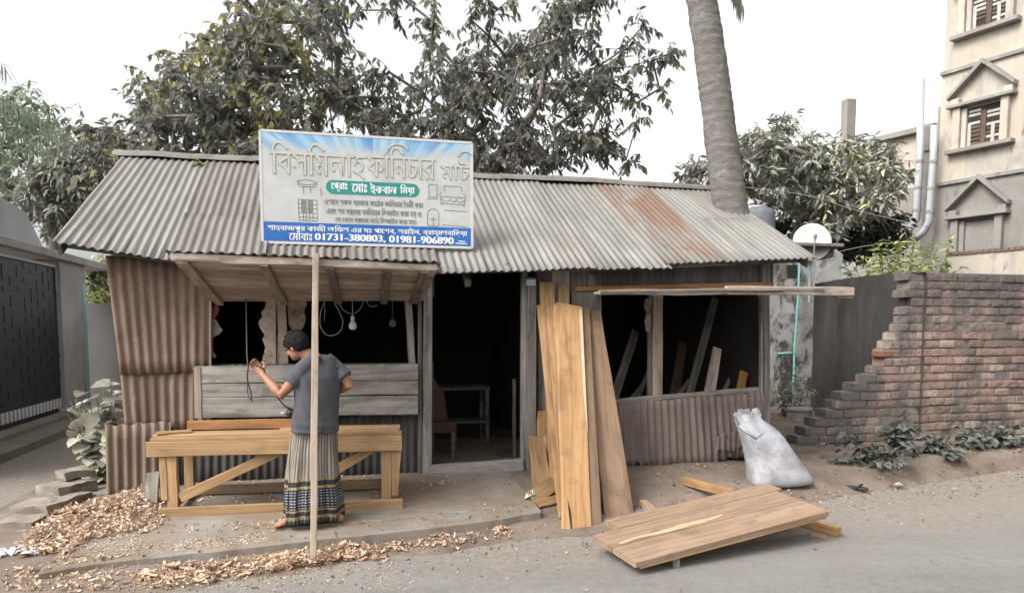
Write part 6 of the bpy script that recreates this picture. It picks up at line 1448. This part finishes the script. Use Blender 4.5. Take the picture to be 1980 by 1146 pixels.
# low plants
def plant(name, label, cat, base, stems, mat, L, W, shape, sd, nl=7, droop=.3, tint=0, group=None, stemr=.006, jit=.05):
    r = random.Random(sd); root = thing(name, base, label, cat, group); k = MB(); lv = Leaves()
    for tipp in stems:
        a = base + Vector((r.uniform(-jit, jit), r.uniform(-jit, jit), 0)); mid = lerp(a, tipp, .5) + UP * .15 * (tipp - a).length; pth = []
        for i in range(9): t_ = i / 8; pth.append(a * (1 - t_) ** 2 + mid * 2 * t_ * (1 - t_) + tipp * t_ * t_)
        k.tube(pth, [stemr * (1 - .06 * i) for i in range(9)], 5, cap=False)
        for q in range(nl):
            t_ = .2 + .8 * (q + r.random() * .6) / nl; j = min(7, int(t_ * 8)); p = lerp(pth[j], pth[j + 1], min(1, t_ * 8 - j)); d = rndv(r); d.z = d.z * .4 - droop * r.uniform(0, 1); d = (d + (tipp - a).normalized() * .35).normalized()
            sc = r.uniform(.6, 1.2); lv.leaf(p, d, (UP + rndv(r) * .5).normalized(), L * sc, W * sc, min(1, max(0, r.gauss(.5, .2) + tint)), shape, .4)
    k.build('stems', M['bark'] if mat != M['leaflime'] else mat, root); lv.build('leaves', mat, root); return root
rp_ = random.Random(77)
def tips(pxs, Y, dY=.15): return [PY(x, y, Y + rp_.uniform(-dY, dY)) for x, y in pxs]
vb = PG(205, 930, .15)
plant('vine', 'dusty big-leaved vine climbing the corner of the rusty tin wall at left', 'vine', Vector((vb.x, vb.y, .12)),
      tips([(200, 740), (165, 775), (215, 735), (150, 800), (225, 760), (205, 800), (180, 830), (160, 860), (190, 880), (225, 830), (215, 860), (145, 770), (185, 755), (228, 790), (175, 905), (150, 845), (205, 900), (135, 775), (140, 825), (130, 800), (160, 745), (220, 730), (150, 890), (165, 925), (190, 920)], vb.y - .05, .2), M['leafvine'], .165, .14, 'round', 5, 6, .7, stemr=.007)
def weeds(x, y, n, sx_, sy_, sd, label, L=.105, mat='leafdark'):
    q = PG(x, y, .12); q = PG(x, y, gz(q.x, q.y)); r = random.Random(sd); q.z = gz(q.x, q.y)
    tp__ = [q + Vector((r.gauss(0, sx_), r.gauss(-.05, .15), abs(r.gauss(.5, .35)) * sy_)) for _ in range(n)]
    plant('weed_clump', label, 'weeds', q, tp__, M[mat], L, L * .55, 'round', sd, 9, .35, -.05, 'weeds along the brick wall', .005, sx_ * .5)
weeds(1690, 890, 26, .26, .42, 91, 'largest dusty weed clump at the foot of the stepped brick wall, right of the sack')
weeds(1735, 880, 14, .16, .5, 97, 'upright dusty weeds against the wall just right of the largest clump', .12)
weeds(1822, 875, 20, .17, .24, 92, 'low dusty weed clump with broad pale leaves at the middle of the brick wall')
weeds(1935, 862, 22, .26, .26, 93, 'low green weed clump by the brick wall at the right edge', .11)
weeds(1885, 866, 12, .14, .3, 98, 'dark little weed clump between the two low clumps by the brick wall', .1)
q = PY(1525, 830, 12.4); q.z = .05
plant('weed_bush', 'straggly grey-green bush in the passage beside the concrete ring', 'bush', q, tips([(1500, 715), (1515, 695), (1530, 720), (1548, 730), (1560, 745), (1505, 750), (1520, 740), (1540, 700), (1555, 720), (1510, 770), (1490, 760), (1570, 750), (1500, 690), (1535, 760), (1525, 785), (1515, 800)], 12.4, .25), M['leafweed'], .13, .04, 'lance', 94, 20, .3, .1)
q = PY(1745, 560, 12.9); q.z = .1
plant('shrub', 'bright lime-green shrub spreading over the top of the plastered wall', 'shrub', q,
      tips([(1640, 520), (1665, 492), (1690, 478), (1712, 462), (1740, 462), (1765, 470), (1790, 478), (1815, 470), (1845, 452), (1800, 500), (1830, 505), (1860, 512), (1700, 500), (1730, 490), (1760, 495), (1680, 510), (1720, 515), (1750, 512), (1780, 515), (1655, 515), (1630, 505), (1700, 470), (1770, 458), (1735, 475)], 12.9, .4), M['leaflime'], .15, .055, 'lance', 95, 80, .15, .08, stemr=.008)
for i, ln in enumerate([[(1600, 492), (1660, 478), (1720, 470), (1765, 474)], [(1420, 360), (1560, 378), (1660, 408), (1800, 440)]]):
    cable('wire', [PY(x, y, 13 - i) for x, y in ln], .006, M['cablegrey'], ['thin wire running from the concrete slab behind the lime shrub', 'thin overhead wire sagging in front of the bushy tree'][i], 'wire')
k = MB(); q = roofpt(st(PF(378, 322, -1.6))[0], -1.75) + UP * .03
lv = Leaves()
for i in range(4): lv.leaf(q + rndv(r0) * .03, rndv(r0), UP, .12, .08, .85, 'broad')
o = lv.build('fallen_leaf', M['leafbig'], None); tag(o, 'yellow-green fallen leaves near the ridge of the tin roof', 'leaf')

# ------------------------------------------------------------------ grit and dead leaves on the road edge
r = random.Random(8); k = MB(); M['grit'] = leafmat('grit', [(.10, .09, .08), (.17, .15, .13), (.24, .22, .20), (.33, .31, .29)], 0)
for i in range(2600):
    s_ = r.uniform(-4.2, 9); te = interp(s_, SE, TE); t_ = te + (abs(r.gauss(0, .35)) if r.random() < .4 else -abs(r.gauss(0, .8)))
    q = FP(s_, 0, t_); z = gz(q.x, q.y); sz_ = r.uniform(.004, .015) * (1.5 if r.random() < .06 else 1); d1 = rndv(r) * sz_; d2 = rndv(r) * sz_; c0 = Vector((q.x, q.y, z + sz_ * .35))
    b0 = [c0 + d1, c0 + d2, c0 - d1, c0 - d2]; tp_ = c0 + UP * sz_ * .7; k.add(b0 + [tp_, c0 - UP * sz_ * .7], [(0, 1, 4), (1, 2, 4), (2, 3, 4), (3, 0, 4), (1, 0, 5), (2, 1, 5), (3, 2, 5), (0, 3, 5)], tint=r.random())
kind(k.build('gravel', M['grit']), 'stuff')

k = MB(); lv = Leaves()                                           # dead leaves blown on the dirt and into the wall's foot
for i in range(170):
    s_ = r.uniform(1.2, 8.5); te = interp(s_, SE, TE); t_ = te - abs(r.gauss(0, .7)) if r.random() < .85 else te + r.uniform(0, 1.2)
    q = FP(s_, 0, t_); d = rndv(r); d.z *= .15; lv.leaf(Vector((q.x, q.y, gz(q.x, q.y) + .012)), d, (UP + rndv(r) * .4).normalized(), r.uniform(.03, .08), r.uniform(.015, .04), r.random(), 'broad', r.uniform(-.5, .5))
M['deadleaf'] = leafmat('dead leaves', [(.10, .075, .05), (.18, .14, .095), (.25, .21, .16), (.32, .28, .22)], .1)
kind(lv.build('leaf_litter', M['deadleaf'], None), 'stuff')
